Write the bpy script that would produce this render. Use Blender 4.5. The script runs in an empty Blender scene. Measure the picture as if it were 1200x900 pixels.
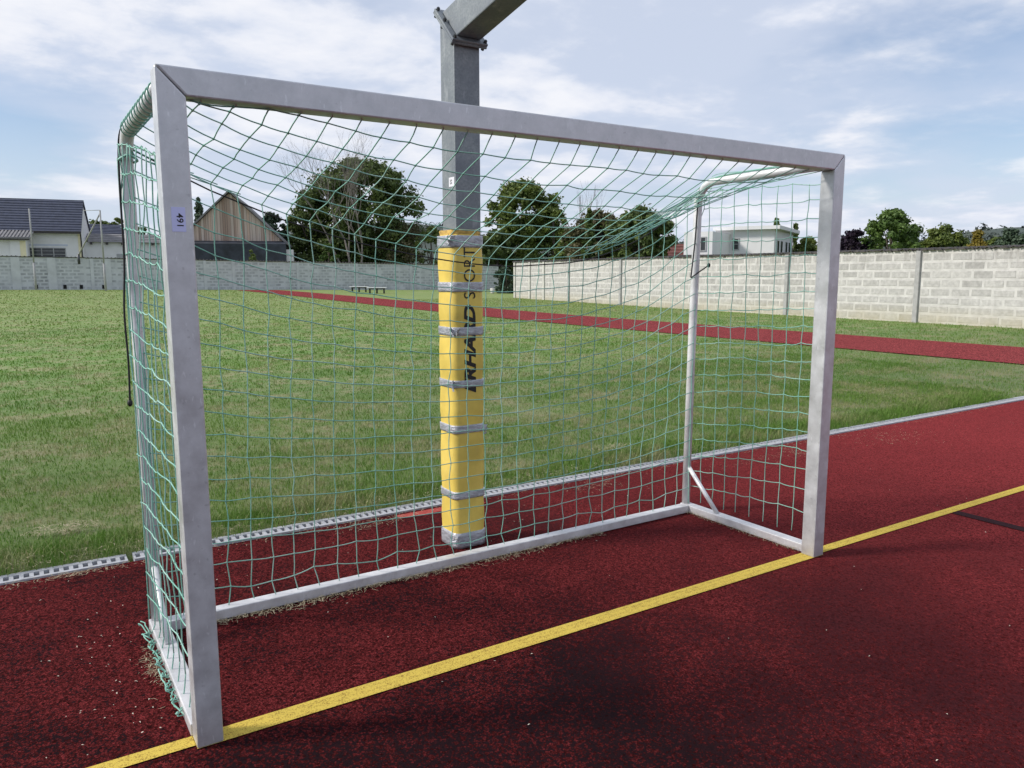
import bpy, bmesh, math, random
import numpy as np
from mathutils import Vector, Matrix
random.seed(7); RNG = np.random.default_rng(11)
S = bpy.context.scene
C = S.collection
PI = math.pi

# ------------------------------------------------------------------ camera
CAM = Vector((-0.461, -2.450, 1.492)); FPX = 907.2
F = Vector((0.5335, 0.8341, -0.1402)).normalized()
R_ = Vector((0.8424, -0.5388, -0.0022)); R_ = (R_ - F*R_.dot(F)).normalized()
U_ = R_.cross(F)
cd = bpy.data.cameras.new('camera'); cam = bpy.data.objects.new('camera', cd); C.objects.link(cam)
M = Matrix.Identity(4)
for i in range(3):
    M[i][0] = R_[i]; M[i][1] = U_[i]; M[i][2] = -F[i]; M[i][3] = CAM[i]
cam.matrix_world = M
cd.sensor_width = 36; cd.lens = FPX/1200*36; cd.clip_start = 0.05; cd.clip_end = 6000
S.camera = cam

# ------------------------------------------------------------------ light
SUN_EL, SUN_AZ = math.radians(36), math.radians(-66)        # azimuth from +Y towards +X
W = bpy.data.worlds.new('World'); S.world = W; W.use_nodes = True
nt = W.node_tree; nt.nodes.clear()
def wn(t, **k):
    n = nt.nodes.new(t)
    for a, b in k.items(): setattr(n, a, b)
    return n
def wl(a, b): nt.links.new(a, b)
sky = wn('ShaderNodeTexSky', sky_type='NISHITA', sun_disc=False)
sky.sun_elevation = SUN_EL; sky.sun_rotation = SUN_AZ; sky.air_density = 1.0; sky.dust_density = 0.6; sky.ozone_density = 1.2
tc = wn('ShaderNodeTexCoord'); sp = wn('ShaderNodeSeparateXYZ'); wl(tc.outputs['Generated'], sp.inputs[0])
zz = wn('ShaderNodeMath', operation='MAXIMUM'); wl(sp.outputs[2], zz.inputs[0]); zz.inputs[1].default_value = 0.0
za = wn('ShaderNodeMath', operation='ADD'); wl(zz.outputs[0], za.inputs[0]); za.inputs[1].default_value = 0.16
dx = wn('ShaderNodeMath', operation='DIVIDE'); wl(sp.outputs[0], dx.inputs[0]); wl(za.outputs[0], dx.inputs[1])
dy = wn('ShaderNodeMath', operation='DIVIDE'); wl(sp.outputs[1], dy.inputs[0]); wl(za.outputs[0], dy.inputs[1])
cb = wn('ShaderNodeCombineXYZ'); wl(dx.outputs[0], cb.inputs[0]); wl(dy.outputs[0], cb.inputs[1]); cb.inputs[2].default_value = 3.7
def wnoise(scale, detail, rough, dist, off):
    ad = wn('ShaderNodeVectorMath', operation='ADD'); wl(cb.outputs[0], ad.inputs[0]); ad.inputs[1].default_value = off
    n = wn('ShaderNodeTexNoise'); n.inputs['Scale'].default_value = scale; n.inputs['Detail'].default_value = detail
    n.inputs['Roughness'].default_value = rough; n.inputs['Distortion'].default_value = dist
    wl(ad.outputs[0], n.inputs['Vector']); return n.outputs['Fac']
def wramp(src, a, b, va=0., vb=1.):
    m = wn('ShaderNodeMapRange', interpolation_type='SMOOTHSTEP'); wl(src, m.inputs[0])
    m.inputs[1].default_value = a; m.inputs[2].default_value = b; m.inputs[3].default_value = va; m.inputs[4].default_value = vb
    return m.outputs[0]
cov = wramp(wnoise(0.62, 6, 0.52, 0.15, (4.2, 1.3, 0)), 0.24, 0.53)       # sheets of thin cloud
puf = wramp(wnoise(2.0, 8, 0.58, 0.1, (8.1, 2.2, 5)), 0.42, 0.68)        # brighter tufts in them
m1 = wn('ShaderNodeMath', operation='MULTIPLY'); wl(cov, m1.inputs[0]); m1.inputs[1].default_value = 0.86
mk = wn('ShaderNodeMath', operation='ADD'); mk.use_clamp = True; wl(m1.outputs[0], mk.inputs[0])
m2 = wn('ShaderNodeMath', operation='MULTIPLY'); wl(puf, m2.inputs[0]); m2.inputs[1].default_value = 0.35; wl(m2.outputs[0], mk.inputs[1])
cc = wn('ShaderNodeMixRGB'); wl(puf, cc.inputs[0]); cc.inputs[1].default_value = (4.5, 4.95, 5.95, 1); cc.inputs[2].default_value = (6.2, 6.3, 6.7, 1)
hzm = wramp(sp.outputs[2], 0.0, 0.26, 0.72, 0.0)                          # thicker veil of cloud towards the horizon
mk2 = wn('ShaderNodeMath', operation='MAXIMUM'); wl(mk.outputs[0], mk2.inputs[0]); wl(hzm, mk2.inputs[1])
mx = wn('ShaderNodeMixRGB'); wl(mk2.outputs[0], mx.inputs[0]); wl(cc.outputs[0], mx.inputs[2])
sk = wn('ShaderNodeMixRGB', blend_type='MULTIPLY'); sk.inputs[0].default_value = 1.0; wl(sky.outputs[0], sk.inputs[1]); sk.inputs[2].default_value = (0.80, 0.83, 0.90, 1)
wl(sk.outputs[0], mx.inputs[1])
bg = wn('ShaderNodeBackground'); bg.inputs[1].default_value = 0.1; wl(mx.outputs[0], bg.inputs[0])
wo = wn('ShaderNodeOutputWorld'); wl(bg.outputs[0], wo.inputs[0])

sd = bpy.data.lights.new('sun', 'SUN'); sd.energy = 2.5; sd.angle = math.radians(10); sd.color = (1.0, 0.94, 0.85)
so = bpy.data.objects.new('sun', sd); C.objects.link(so)
sdir = Vector((math.sin(SUN_AZ)*math.cos(SUN_EL), math.cos(SUN_AZ)*math.cos(SUN_EL), math.sin(SUN_EL)))
so.rotation_euler = sdir.to_track_quat('Z', 'Y').to_euler(); so.location = (-20, 10, 30)
S.view_settings.view_transform = 'Standard'; S.view_settings.look = 'None'
S.view_settings.exposure = 0.55; S.view_settings.gamma = 1.0; S.view_settings.use_curve_mapping = False

# ------------------------------------------------------------------ materials
def newmat(name):
    m = bpy.data.materials.new(name); m.use_nodes = True
    t = m.node_tree; return m, t, t.nodes['Principled BSDF']
def N(t, typ, **k):
    n = t.nodes.new(typ)
    for a, b in k.items():
        if a.startswith('i_'):
            n.inputs[a[2:].replace('_', ' ')].default_value = b
        else: setattr(n, a, b)
    return n
def pos(t): return N(t, 'ShaderNodeNewGeometry').outputs['Position']
def noise(t, scale, detail=4, rough=0.55, vec=None, stretch=None, dist=0):
    n = N(t, 'ShaderNodeTexNoise', i_Scale=scale, i_Detail=detail, i_Roughness=rough, i_Distortion=dist)
    v = vec or pos(t)
    if stretch:
        mp = N(t, 'ShaderNodeMapping'); mp.inputs['Scale'].default_value = stretch
        t.links.new(v, mp.inputs[0]); v = mp.outputs[0]
    t.links.new(v, n.inputs['Vector']); return n.outputs['Fac']
def ramp(t, src, stops):
    r = N(t, 'ShaderNodeValToRGB'); e = r.color_ramp.elements
    while len(e) < len(stops): e.new(0.5)
    for el, (p, c) in zip(e, stops):
        el.position = p; el.color = (*c, 1) if len(c) == 3 else c
    t.links.new(src, r.inputs[0]); return r.outputs[0]
def mixc(t, fac, a, b, mode='MIX'):
    m = N(t, 'ShaderNodeMixRGB', blend_type=mode)
    for s, v in ((0, fac), (1, a), (2, b)):
        if isinstance(v, (int, float)): m.inputs[s].default_value = v
        elif isinstance(v, tuple): m.inputs[s].default_value = (*v, 1)
        else: t.links.new(v, m.inputs[s])
    return m.outputs[0]
def maprange(t, src, a, b, c=0., d=1.):
    m = N(t, 'ShaderNodeMapRange'); t.links.new(src, m.inputs[0])
    for i, v in enumerate((a, b, c, d)): m.inputs[i+1].default_value = v
    return m.outputs[0]
def bump(t, bs, h, strength=0.3, dist=0.01):
    b = N(t, 'ShaderNodeBump'); b.inputs['Strength'].default_value = strength; b.inputs['Distance'].default_value = dist
    t.links.new(h, b.inputs['Height']); t.links.new(b.outputs[0], bs.inputs['Normal'])
def simple(name, c, rough=0.7, metal=0.0, var=0.15, scale=8, bstr=0.0, detail=5, spec=None, rnd=0.0, stretch=None):
    m, t, b = newmat(name)
    n = noise(t, scale, detail, stretch=stretch)
    lo = tuple(x*(1-var) for x in c); hi = tuple(min(1, x*(1+var)) for x in c)
    col = ramp(t, n, [(0.3, lo), (0.7, hi)])
    if rnd:
        oi = N(t, 'ShaderNodeObjectInfo')
        f = maprange(t, oi.outputs['Random'], 0, 1, 1-rnd, 1+rnd)
        vm = N(t, 'ShaderNodeVectorMath', operation='SCALE'); t.links.new(col, vm.inputs[0]); t.links.new(f, vm.inputs['Scale']); col = vm.outputs[0]
    t.links.new(col, b.inputs['Base Color'])
    b.inputs['Roughness'].default_value = rough; b.inputs['Metallic'].default_value = metal
    if spec is not None: b.inputs['Specular IOR Level'].default_value = spec
    if bstr: bump(t, b, n, bstr, 0.01)
    return m

def m_alu(name, c, metal, rough, spots=0.5):
    m, t, b = newmat(name)
    n1 = noise(t, 11, 6, 0.65); n2 = noise(t, 85, 3, stretch=(1, 1, 0.3)); n3 = noise(t, 1.6, 4); n4 = noise(t, 24, 4, 0.6, stretch=(0.5, 0.5, 0.5)); n5 = noise(t, 46, 2, 0.5)
    col = ramp(t, n1, [(0.3, tuple(x*0.80 for x in c)), (0.7, tuple(min(1, x*1.15) for x in c))])
    col = mixc(t, maprange(t, n4, 0.55, 0.72, 0, 0.35), col, tuple(min(1, x*1.3) for x in c))
    col = mixc(t, maprange(t, n2, 0.63, 0.70, 0, spots), col, tuple(min(1, x*1.4) for x in c))
    col = mixc(t, maprange(t, n5, 0.66, 0.74, 0, 0.5), col, tuple(x*0.62 for x in c))
    col = mixc(t, maprange(t, n3, 0.5, 0.75, 0, 0.4), col, tuple(x*0.74 for x in c))
    s = N(t, 'ShaderNodeSeparateXYZ'); t.links.new(pos(t), s.inputs[0])     # dust thrown up at the foot
    dz = N(t, 'ShaderNodeMath', operation='MULTIPLY'); t.links.new(maprange(t, s.outputs[2], 0.16, 0.0, 0, 0.55), dz.inputs[0]); t.links.new(n4, dz.inputs[1])
    col = mixc(t, dz.outputs[0], col, (0.22, 0.14, 0.12))
    t.links.new(col, b.inputs['Base Color']); b.inputs['Metallic'].default_value = metal
    t.links.new(maprange(t, n1, 0.3, 0.7, rough-0.1, rough+0.12), b.inputs['Roughness'])
    bump(t, b, n4, 0.08, 0.004); return m
def m_galv():
    m, t, b = newmat('galvanised_steel')
    v = N(t, 'ShaderNodeTexVoronoi', i_Scale=110.0); t.links.new(pos(t), v.inputs['Vector'])
    bw = N(t, 'ShaderNodeRGBToBW'); t.links.new(v.outputs['Color'], bw.inputs[0])
    n1 = noise(t, 6, 6, 0.6); n2 = noise(t, 14, 5, 0.6, stretch=(1, 1, 0.3))
    col = ramp(t, bw.outputs[0], [(0.1, (0.20, 0.225, 0.245)), (0.9, (0.275, 0.30, 0.315))])
    col = mixc(t, maprange(t, n1, 0.42, 0.66, 0, 0.75), col, (0.155, 0.175, 0.205))
    col = mixc(t, maprange(t, n2, 0.58, 0.72, 0, 0.6), col, (0.44, 0.46, 0.48))
    t.links.new(col, b.inputs['Base Color']); b.inputs['Metallic'].default_value = 0.35; b.inputs['Roughness'].default_value = 0.55
    return m
def m_rubber(name, bright, dark, wear_and_view_tone, gs=130, sheen=0.0):
    m, t, b = newmat(name); P = pos(t)
    v = N(t, 'ShaderNodeTexVoronoi', i_Scale=float(gs)); t.links.new(P, v.inputs['Vector'])
    ve = N(t, 'ShaderNodeTexVoronoi', i_Scale=float(gs), feature='DISTANCE_TO_EDGE'); t.links.new(P, ve.inputs['Vector'])
    bw = N(t, 'ShaderNodeRGBToBW'); t.links.new(v.outputs['Color'], bw.inputs[0])
    g2 = noise(t, 60, 5, 0.75)
    big = maprange(t, noise(t, 1.1, 5, 0.6), 0.3, 0.7, 0.2, 0.8); mid = noise(t, 5.5, 6, 0.7)
    s = N(t, 'ShaderNodeSeparateXYZ'); t.links.new(P, s.inputs[0])
    gran = N(t, 'ShaderNodeMath', operation='ADD'); t.links.new(bw.outputs[0], gran.inputs[0]); t.links.new(g2, gran.inputs[1])
    col = ramp(t, maprange(t, gran.outputs[0], 0.55, 1.35), [(0.0, tuple(x*0.18 for x in bright)), (0.45, bright), (1.0, tuple(x*2.3 for x in bright))])
    gap = maprange(t, ve.outputs['Distance'], 0.02, 0.16, 0.75, 0.0)
    col = mixc(t, gap, col, tuple(x*0.10 for x in bright))
    if wear_and_view_tone:
        # black binder showing where the coloured granules are worn off, mostly in front of the goal line
        zone = maprange(t, s.outputs[1], 0.15, -0.45, 0.0, 1.0); zx = maprange(t, s.outputs[0], 4.4, 2.4, 0.0, 1.0)
        a = N(t, 'ShaderNodeMath', operation='MULTIPLY'); t.links.new(zone, a.inputs[0]); t.links.new(zx, a.inputs[1])
        w1 = N(t, 'ShaderNodeMath', operation='MULTIPLY_ADD'); t.links.new(a.outputs[0], w1.inputs[0]); w1.inputs[1].default_value = 0.22; t.links.new(big, w1.inputs[2])
        w2 = N(t, 'ShaderNodeMath', operation='MULTIPLY_ADD'); t.links.new(mid, w2.inputs[0]); w2.inputs[1].default_value = 0.55; t.links.new(w1.outputs[0], w2.inputs[2])
        w3 = N(t, 'ShaderNodeMath', operation='MULTIPLY_ADD'); t.links.new(gran.outputs[0], w3.inputs[0]); w3.inputs[1].default_value = 0.9; t.links.new(w2.outputs[0], w3.inputs[2])
        w4 = N(t, 'ShaderNodeMath', operation='MULTIPLY_ADD'); t.links.new(maprange(t, noise(t, 42, 4, 0.7), 0.3, 0.7), w4.inputs[0]); w4.inputs[1].default_value = 0.55; t.links.new(w3.outputs[0], w4.inputs[2])
        col = mixc(t, maprange(t, w4.outputs[0], 2.07, 2.24, 0.0, 0.95), col, dark)
        col = mixc(t, maprange(t, s.outputs[0], 1.2, 7.0, 0.0, 0.85), col, mixc(t, maprange(t, gran.outputs[0], 0.6, 1.4), tuple(x*1.2 for x in bright), tuple(x*3.6 for x in bright)))  # brightening at a grazing view, painted into the red and growing along X
    else:
        col = mixc(t, maprange(t, mid, 0.5, 0.75, 0, 0.3), col, tuple(x*1.2 for x in bright))
    t.links.new(col, b.inputs['Base Color']); b.inputs['Roughness'].default_value = 0.95; b.inputs['Specular IOR Level'].default_value = 0.03
    b.inputs['Sheen Weight'].default_value = sheen; b.inputs['Sheen Roughness'].default_value = 0.5; b.inputs['Sheen Tint'].default_value = (0.75, 0.16, 0.18, 1)
    bump(t, b, gran.outputs[0], 0.7, 0.005); return m
def m_line(name, c, under, thr, fine=240):
    m, t, b = newmat(name); P = pos(t)
    g = noise(t, fine, 3, 0.7); n = noise(t, 30, 4, 0.6); s = N(t, 'ShaderNodeSeparateXYZ'); t.links.new(P, s.inputs[0])
    st = N(t, 'ShaderNodeMath', operation='SINE'); k = N(t, 'ShaderNodeMath', operation='MULTIPLY'); t.links.new(s.outputs[1], k.inputs[0]); k.inputs[1].default_value = 2*PI/0.027; t.links.new(k.outputs[0], st.inputs[0])
    a = N(t, 'ShaderNodeMath', operation='MULTIPLY_ADD'); t.links.new(st.outputs[0], a.inputs[0]); a.inputs[1].default_value = 0.025; t.links.new(g, a.inputs[2])
    a2 = N(t, 'ShaderNodeMath', operation='MULTIPLY_ADD'); t.links.new(n, a2.inputs[0]); a2.inputs[1].default_value = 0.35; t.links.new(a.outputs[0], a2.inputs[2])
    col = mixc(t, maprange(t, a2.outputs[0], thr, thr+0.12, 0, 0.75), c, under)
    t.links.new(col, b.inputs['Base Color']); b.inputs['Roughness'].default_value = 0.9; b.inputs['Specular IOR Level'].default_value = 0.08
    bump(t, b, g, 0.6, 0.003); return m
def m_grass(name, blade):
    m, t, b = newmat(name); P = pos(t)
    n0 = noise(t, 0.22, 4, 0.6, stretch=(0.6, 1.2, 1)); n1 = noise(t, 1.3, 5, 0.65); n2 = noise(t, 55 if blade else 90, 4 if blade else 3, 0.7 if blade else 0.5); n3 = noise(t, 6.0, 4, 0.7)
    green = ramp(t, n2, [(0.25, (0.099, 0.190, 0.031)), (0.5, (0.134, 0.235, 0.040)), (0.75, (0.190, 0.286, 0.063))])
    lush = ramp(t, n2, [(0.25, (0.073, 0.165, 0.022)), (0.75, (0.136, 0.250, 0.041))])
    straw = ramp(t, n2, [(0.3, (0.24, 0.22, 0.11)), (0.7, (0.44, 0.39, 0.23))])
    a = N(t, 'ShaderNodeMath', operation='MULTIPLY_ADD'); t.links.new(n1, a.inputs[0]); a.inputs[1].default_value = 1.3; t.links.new(n3, a.inputs[2])
    a2 = N(t, 'ShaderNodeMath', operation='MULTIPLY_ADD'); t.links.new(n2, a2.inputs[0]); a2.inputs[1].default_value = 0.8; t.links.new(a.outputs[0], a2.inputs[2])
    col = mixc(t, maprange(t, n0, 0.42, 0.58, 0.0, 1.0), lush, green)
    dry = maprange(t, a2.outputs[0], 1.50, 1.78, 0.0, 0.8)
    col = mixc(t, dry, col, straw)
    s = N(t, 'ShaderNodeSeparateXYZ'); t.links.new(P, s.inputs[0])
    col = mixc(t, maprange(t, s.outputs[1], 14, 34, 0.0, 0.45), col, (0.235, 0.285, 0.085))
    if not blade:
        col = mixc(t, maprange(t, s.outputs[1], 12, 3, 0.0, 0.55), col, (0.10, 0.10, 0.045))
    t.links.new(col, b.inputs['Base Color']); b.inputs['Roughness'].default_value = 0.65; b.inputs['Specular IOR Level'].default_value = 0.25
    if blade:
        tr = N(t, 'ShaderNodeBsdfTranslucent'); t.links.new(col, tr.inputs[0])
        ms = N(t, 'ShaderNodeMixShader'); ms.inputs[0].default_value = 0.3
        t.links.new(b.outputs[0], ms.inputs[1]); t.links.new(tr.outputs[0], ms.inputs[2])
        t.links.new(ms.outputs[0], t.nodes['Material Output'].inputs[0])
    else: bump(t, b, n2, 0.35, 0.02)
    return m
def m_leaf(name, c, c2=None, scale=1.2, trans=0.28):
    m, t, b = newmat(name); n = noise(t, scale, 4, 0.6); n2 = noise(t, 9, 3)
    c2 = c2 or tuple(x*1.9 for x in c)
    col = ramp(t, n, [(0.34, tuple(x*0.8 for x in c)), (0.66, c2)])
    col = mixc(t, maprange(t, n2, 0.35, 0.7, 0, 0.5), col, tuple(x*0.75 for x in c))
    t.links.new(col, b.inputs['Base Color']); b.inputs['Roughness'].default_value = 0.55; b.inputs['Specular IOR Level'].default_value = 0.3
    tr = N(t, 'ShaderNodeBsdfTranslucent'); t.links.new(col, tr.inputs[0]); ms = N(t, 'ShaderNodeMixShader'); ms.inputs[0].default_value = trans
    t.links.new(b.outputs[0], ms.inputs[1]); t.links.new(tr.outputs[0], ms.inputs[2]); t.links.new(ms.outputs[0], t.nodes['Material Output'].inputs[0])
    return m

MT = {}
MT['alu'] = m_alu('brushed_aluminium', (0.62, 0.635, 0.655), 0.42, 0.42)
MT['alu_white'] = m_alu('pale_aluminium', (0.72, 0.73, 0.75), 0.25, 0.45, 0.2)
MT['galv'] = m_galv()
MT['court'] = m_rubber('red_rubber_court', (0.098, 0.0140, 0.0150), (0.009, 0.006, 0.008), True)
MT['track'] = m_rubber('red_running_track', (0.235, 0.046, 0.048), (0.1, 0.02, 0.02), False, 60, 0.0)
MT['yellow_line'] = m_line('yellow_line_paint', (0.62, 0.46, 0.09), (0.20, 0.11, 0.03), 0.68, 190)
MT['black_line'] = m_line('black_line_paint', (0.028, 0.011, 0.014), (0.09, 0.013, 0.017), 0.78)
MT['red_line'] = m_line('light_red_line_paint', (0.36, 0.07, 0.06), (0.1, 0.013, 0.017), 0.8)
MT['lawn'] = m_grass('lawn_ground', False); MT['blade'] = m_grass('grass_blades', True)
MT['soil'] = simple('bare_soil', (0.10, 0.075, 0.05), 0.95, var=0.4, scale=30, bstr=0.6)
MT['drain'] = simple('drain_concrete', (0.38, 0.39, 0.42), 0.8, var=0.2, scale=35, bstr=0.15)
MT['drain_dark'] = simple('drain_inside', (0.012, 0.012, 0.013), 0.95)
MT['straw'] = simple('dry_straw', (0.42, 0.36, 0.24), 0.9, var=0.35, scale=60)
MT['litter'] = simple('pale_chips', (0.62, 0.56, 0.46), 0.9, var=0.3, scale=60)
def m_cord():
    m, t, b = newmat('green_net_cord'); n = noise(t, 400, 2); n2 = noise(t, 3, 3)
    col = ramp(t, n, [(0.3, (0.13, 0.37, 0.29)), (0.7, (0.30, 0.58, 0.48))])
    col = mixc(t, maprange(t, n2, 0.45, 0.65, 0, 0.45), col, (0.52, 0.70, 0.63))
    t.links.new(col, b.inputs['Base Color']); b.inputs['Roughness'].default_value = 0.6
    return m
MT['cord'] = m_cord()
MT['black_cord'] = simple('black_elastic', (0.012, 0.012, 0.014), 0.6)
MT['pad'] = simple('yellow_vinyl', (0.74, 0.55, 0.11), 0.45, var=0.16, scale=6, bstr=0.25)
def m_pad():
    m = MT['pad']; t = m.node_tree; b = t.nodes['Principled BSDF']; src = b.inputs['Base Color'].links[0].from_socket
    n = noise(t, 14, 6, 0.7, stretch=(1, 1, 0.35)); d = noise(t, 3, 4)
    col = mixc(t, maprange(t, n, 0.52, 0.75, 0, 0.4), src, (0.50, 0.37, 0.13)); col = mixc(t, maprange(t, d, 0.5, 0.7, 0, 0.25), col, (0.85, 0.66, 0.22))
    t.links.new(col, b.inputs['Base Color'])
m_pad()
MT['foam'] = simple('yellow_foam', (0.55, 0.36, 0.10), 0.95, var=0.3, scale=40, bstr=0.8)
def m_tape():
    m, t, b = newmat('silver_duct_tape'); n = noise(t, 28, 6, 0.65, stretch=(1, 1, 2.5)); n2 = noise(t, 9, 3)
    col = ramp(t, n, [(0.3, (0.30, 0.31, 0.36)), (0.7, (0.60, 0.61, 0.66))])
    col = mixc(t, maprange(t, n2, 0.55, 0.7, 0, 0.5), col, (0.24, 0.29, 0.33))
    t.links.new(col, b.inputs['Base Color']); b.inputs['Roughness'].default_value = 0.33; b.inputs['Metallic'].default_value = 0.35
    bump(t, b, n, 0.8, 0.01); return m
MT['tape'] = m_tape()
MT['ink'] = simple('black_print', (0.012, 0.012, 0.014), 0.5)
MT['sticker'] = simple('lilac_label', (0.60, 0.64, 0.95), 0.4, var=0.04)
MT['white_label'] = simple('white_label', (0.75, 0.75, 0.8), 0.5, var=0.04)
MT['steel_dark'] = simple('dark_bolt_steel', (0.08, 0.085, 0.095), 0.5, 0.6)
def stain(m):
    """damp yellowish foot and dark drips under the coping"""
    t = m.node_tree; b = t.nodes['Principled BSDF']; src = b.inputs['Base Color'].links[0].from_socket
    s = N(t, 'ShaderNodeSeparateXYZ'); t.links.new(pos(t), s.inputs[0]); n = noise(t, 1.5, 5, 0.65); d = noise(t, 5, 4, 0.6, stretch=(1, 1, 0.15))
    f = N(t, 'ShaderNodeMath', operation='MULTIPLY'); t.links.new(maprange(t, s.outputs[2], 0.6, 0.05, 0, 1.0), f.inputs[0]); t.links.new(n, f.inputs[1])
    col = mixc(t, f.outputs[0], src, (0.42, 0.37, 0.24))
    g = N(t, 'ShaderNodeMath', operation='MULTIPLY'); t.links.new(maprange(t, s.outputs[2], 1.5, 2.2, 0, 0.8), g.inputs[0]); t.links.new(maprange(t, d, 0.5, 0.75), g.inputs[1])
    col = mixc(t, g.outputs[0], col, (0.20, 0.19, 0.18))
    t.links.new(col, b.inputs['Base Color']); return m
MT['mortar'] = simple('pale_mortar', (0.56, 0.55, 0.535), 0.95, var=0.14, scale=4, bstr=0.3)
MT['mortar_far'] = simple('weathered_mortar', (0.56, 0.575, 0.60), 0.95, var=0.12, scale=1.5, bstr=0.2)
MT['block'] = simple('grey_concrete_block', (0.43, 0.422, 0.41), 0.95, var=0.18, scale=9, bstr=0.4, rnd=0.12)
stain(MT['mortar']); stain(MT['block'])
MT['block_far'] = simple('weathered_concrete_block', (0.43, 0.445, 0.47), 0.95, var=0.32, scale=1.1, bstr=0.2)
MT['post'] = simple('concrete_post', (0.36, 0.36, 0.36), 0.9, var=0.15, scale=6, bstr=0.2)
MT['post_pale'] = simple('pale_concrete_post', (0.55, 0.54, 0.51), 0.9, var=0.15, scale=6, bstr=0.2)
MT['coping'] = simple('dark_coping_tile', (0.06, 0.055, 0.055), 0.8, var=0.5, scale=6)
MT['plaster'] = simple('white_plaster', (0.70, 0.70, 0.71), 0.9, var=0.05, scale=1.5)
MT['plaster_blue'] = simple('grey_blue_plaster', (0.50, 0.54, 0.64), 0.9, var=0.05, scale=1.5)
MT['cream'] = simple('cream_render', (0.72, 0.66, 0.45), 0.9, var=0.08, scale=2)
MT['slate'] = simple('dark_blue_roof_tile', (0.046, 0.054, 0.088), 0.55, var=0.25, scale=2.5)
MT['tile_grey'] = simple('weathered_roof_sheet', (0.20, 0.195, 0.20), 0.85, var=0.25, scale=2)
MT['glass'] = simple('dark_window_glass', (0.035, 0.04, 0.045), 0.12, var=0.1)
MT['frame'] = simple('grey_window_frame', (0.35, 0.36, 0.37), 0.6)
MT['dark_wood'] = simple('dark_fascia', (0.045, 0.04, 0.04), 0.8, var=0.3)
def m_plank():
    m, t, b = newmat('weathered_planks'); tc = N(t, 'ShaderNodeTexCoord').outputs['Object']; n = noise(t, 3.0, 5, 0.6, vec=tc, stretch=(1.6, 1, 0.15))
    s = N(t, 'ShaderNodeSeparateXYZ'); t.links.new(tc, s.inputs[0])
    q = N(t, 'ShaderNodeMath', operation='MULTIPLY'); t.links.new(s.outputs[0], q.inputs[0]); q.inputs[1].default_value = 4.6
    fl = N(t, 'ShaderNodeMath', operation='FLOOR'); t.links.new(q.outputs[0], fl.inputs[0]); w = N(t, 'ShaderNodeTexWhiteNoise', noise_dimensions='1D'); t.links.new(fl.outputs[0], w.inputs['W'])
    col = ramp(t, w.outputs['Value'], [(0.0, (0.302, 0.206, 0.160)), (0.4, (0.469, 0.362, 0.304)), (0.75, (0.635, 0.551, 0.490)), (1.0, (0.544, 0.362, 0.268))])
    col = mixc(t, maprange(t, n, 0.35, 0.7, 0, 0.5), col, (0.302, 0.248, 0.214))
    t.links.new(col, b.inputs['Base Color']); b.inputs['Roughness'].default_value = 0.85; return m
MT['plank'] = m_plank()
MT['tarp'] = simple('dark_blue_sheeting', (0.030, 0.036, 0.05), 0.7, var=0.5, scale=1.5)
MT['bark'] = simple('tree_bark', (0.10, 0.08, 0.065), 0.95, var=0.3, scale=8)
MT['dead_bark'] = simple('pale_dead_bark', (0.19, 0.17, 0.155), 0.95, var=0.25, scale=8)
MT['leaf_dark'] = m_leaf('dark_green_leaves', (0.068, 0.105, 0.034), (0.161, 0.217, 0.059))
MT['leaf_mid'] = m_leaf('mid_green_leaves', (0.085, 0.136, 0.034), (0.227, 0.274, 0.064))
MT['leaf_fresh'] = m_leaf('fresh_green_leaves', (0.068, 0.130, 0.030), (0.163, 0.252, 0.060))
MT['leaf_olive'] = m_leaf('olive_brown_leaves', (0.104, 0.099, 0.050), (0.189, 0.170, 0.084))
MT['leaf_purple'] = m_leaf('purple_leaves', (0.016, 0.010, 0.020), (0.035, 0.020, 0.040), trans=0.1)
MT['leaf_yellow'] = m_leaf('yellow_autumn_leaves', (0.24, 0.19, 0.03), (0.38, 0.29, 0.06))
MT['leaf_conifer'] = m_leaf('blue_green_needles', (0.042, 0.072, 0.043), (0.095, 0.142, 0.084), trans=0.1)
MT['hill'] = simple('far_hill_woods', (0.055, 0.075, 0.062), 0.95, var=0.35, scale=0.05)
MT['far_leaf'] = m_leaf('far_woods_leaves', (0.060, 0.078, 0.068), (0.085, 0.105, 0.085), scale=0.05, trans=0.0)

# ------------------------------------------------------------------ helpers
def terr(x, y):
    s = min(max((y-14)/46, 0), 1); s = s*s*(3-2*s)
    return min(max(.55-.0125*(x+1), .1), .55)*s
def terr_np(x, y):
    s = np.clip((y-14)/46, 0, 1); s = s*s*(3-2*s)
    return np.clip(.55-.0125*(x+1), .1, .55)*s
def at(px, depth, py=312):
    """the world point seen at column px of the 1200 px wide photo, at that distance along the view axis"""
    k = (px-600)/FPX
    v = F + R_*k + U_*((450-py)/FPX)
    p = CAM + v*depth
    return (p.x, p.y)
def hz(py, depth, px=600):        # height of a point seen at row py at that distance
    return CAM.z + depth*(F.z + U_.z*(450-py)/FPX + R_.z*(px-600)/FPX)
def empty(name, loc, rz=0., label=None, cat=None, group=None, kind=None):
    o = bpy.data.objects.new(name, None); C.objects.link(o); o.location = loc; o.rotation_euler = (0, 0, rz)
    o.empty_display_size = 0.2
    return tag(o, label, cat, group, kind)
def tag(o, label=None, cat=None, group=None, kind=None):
    for k, v in (('label', label), ('category', cat), ('group', group), ('kind', kind)):
        if v: o[k] = v
    return o
def root_of(o):
    off = Vector()
    while o: off += o.location; o = o.parent
    return off
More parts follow.
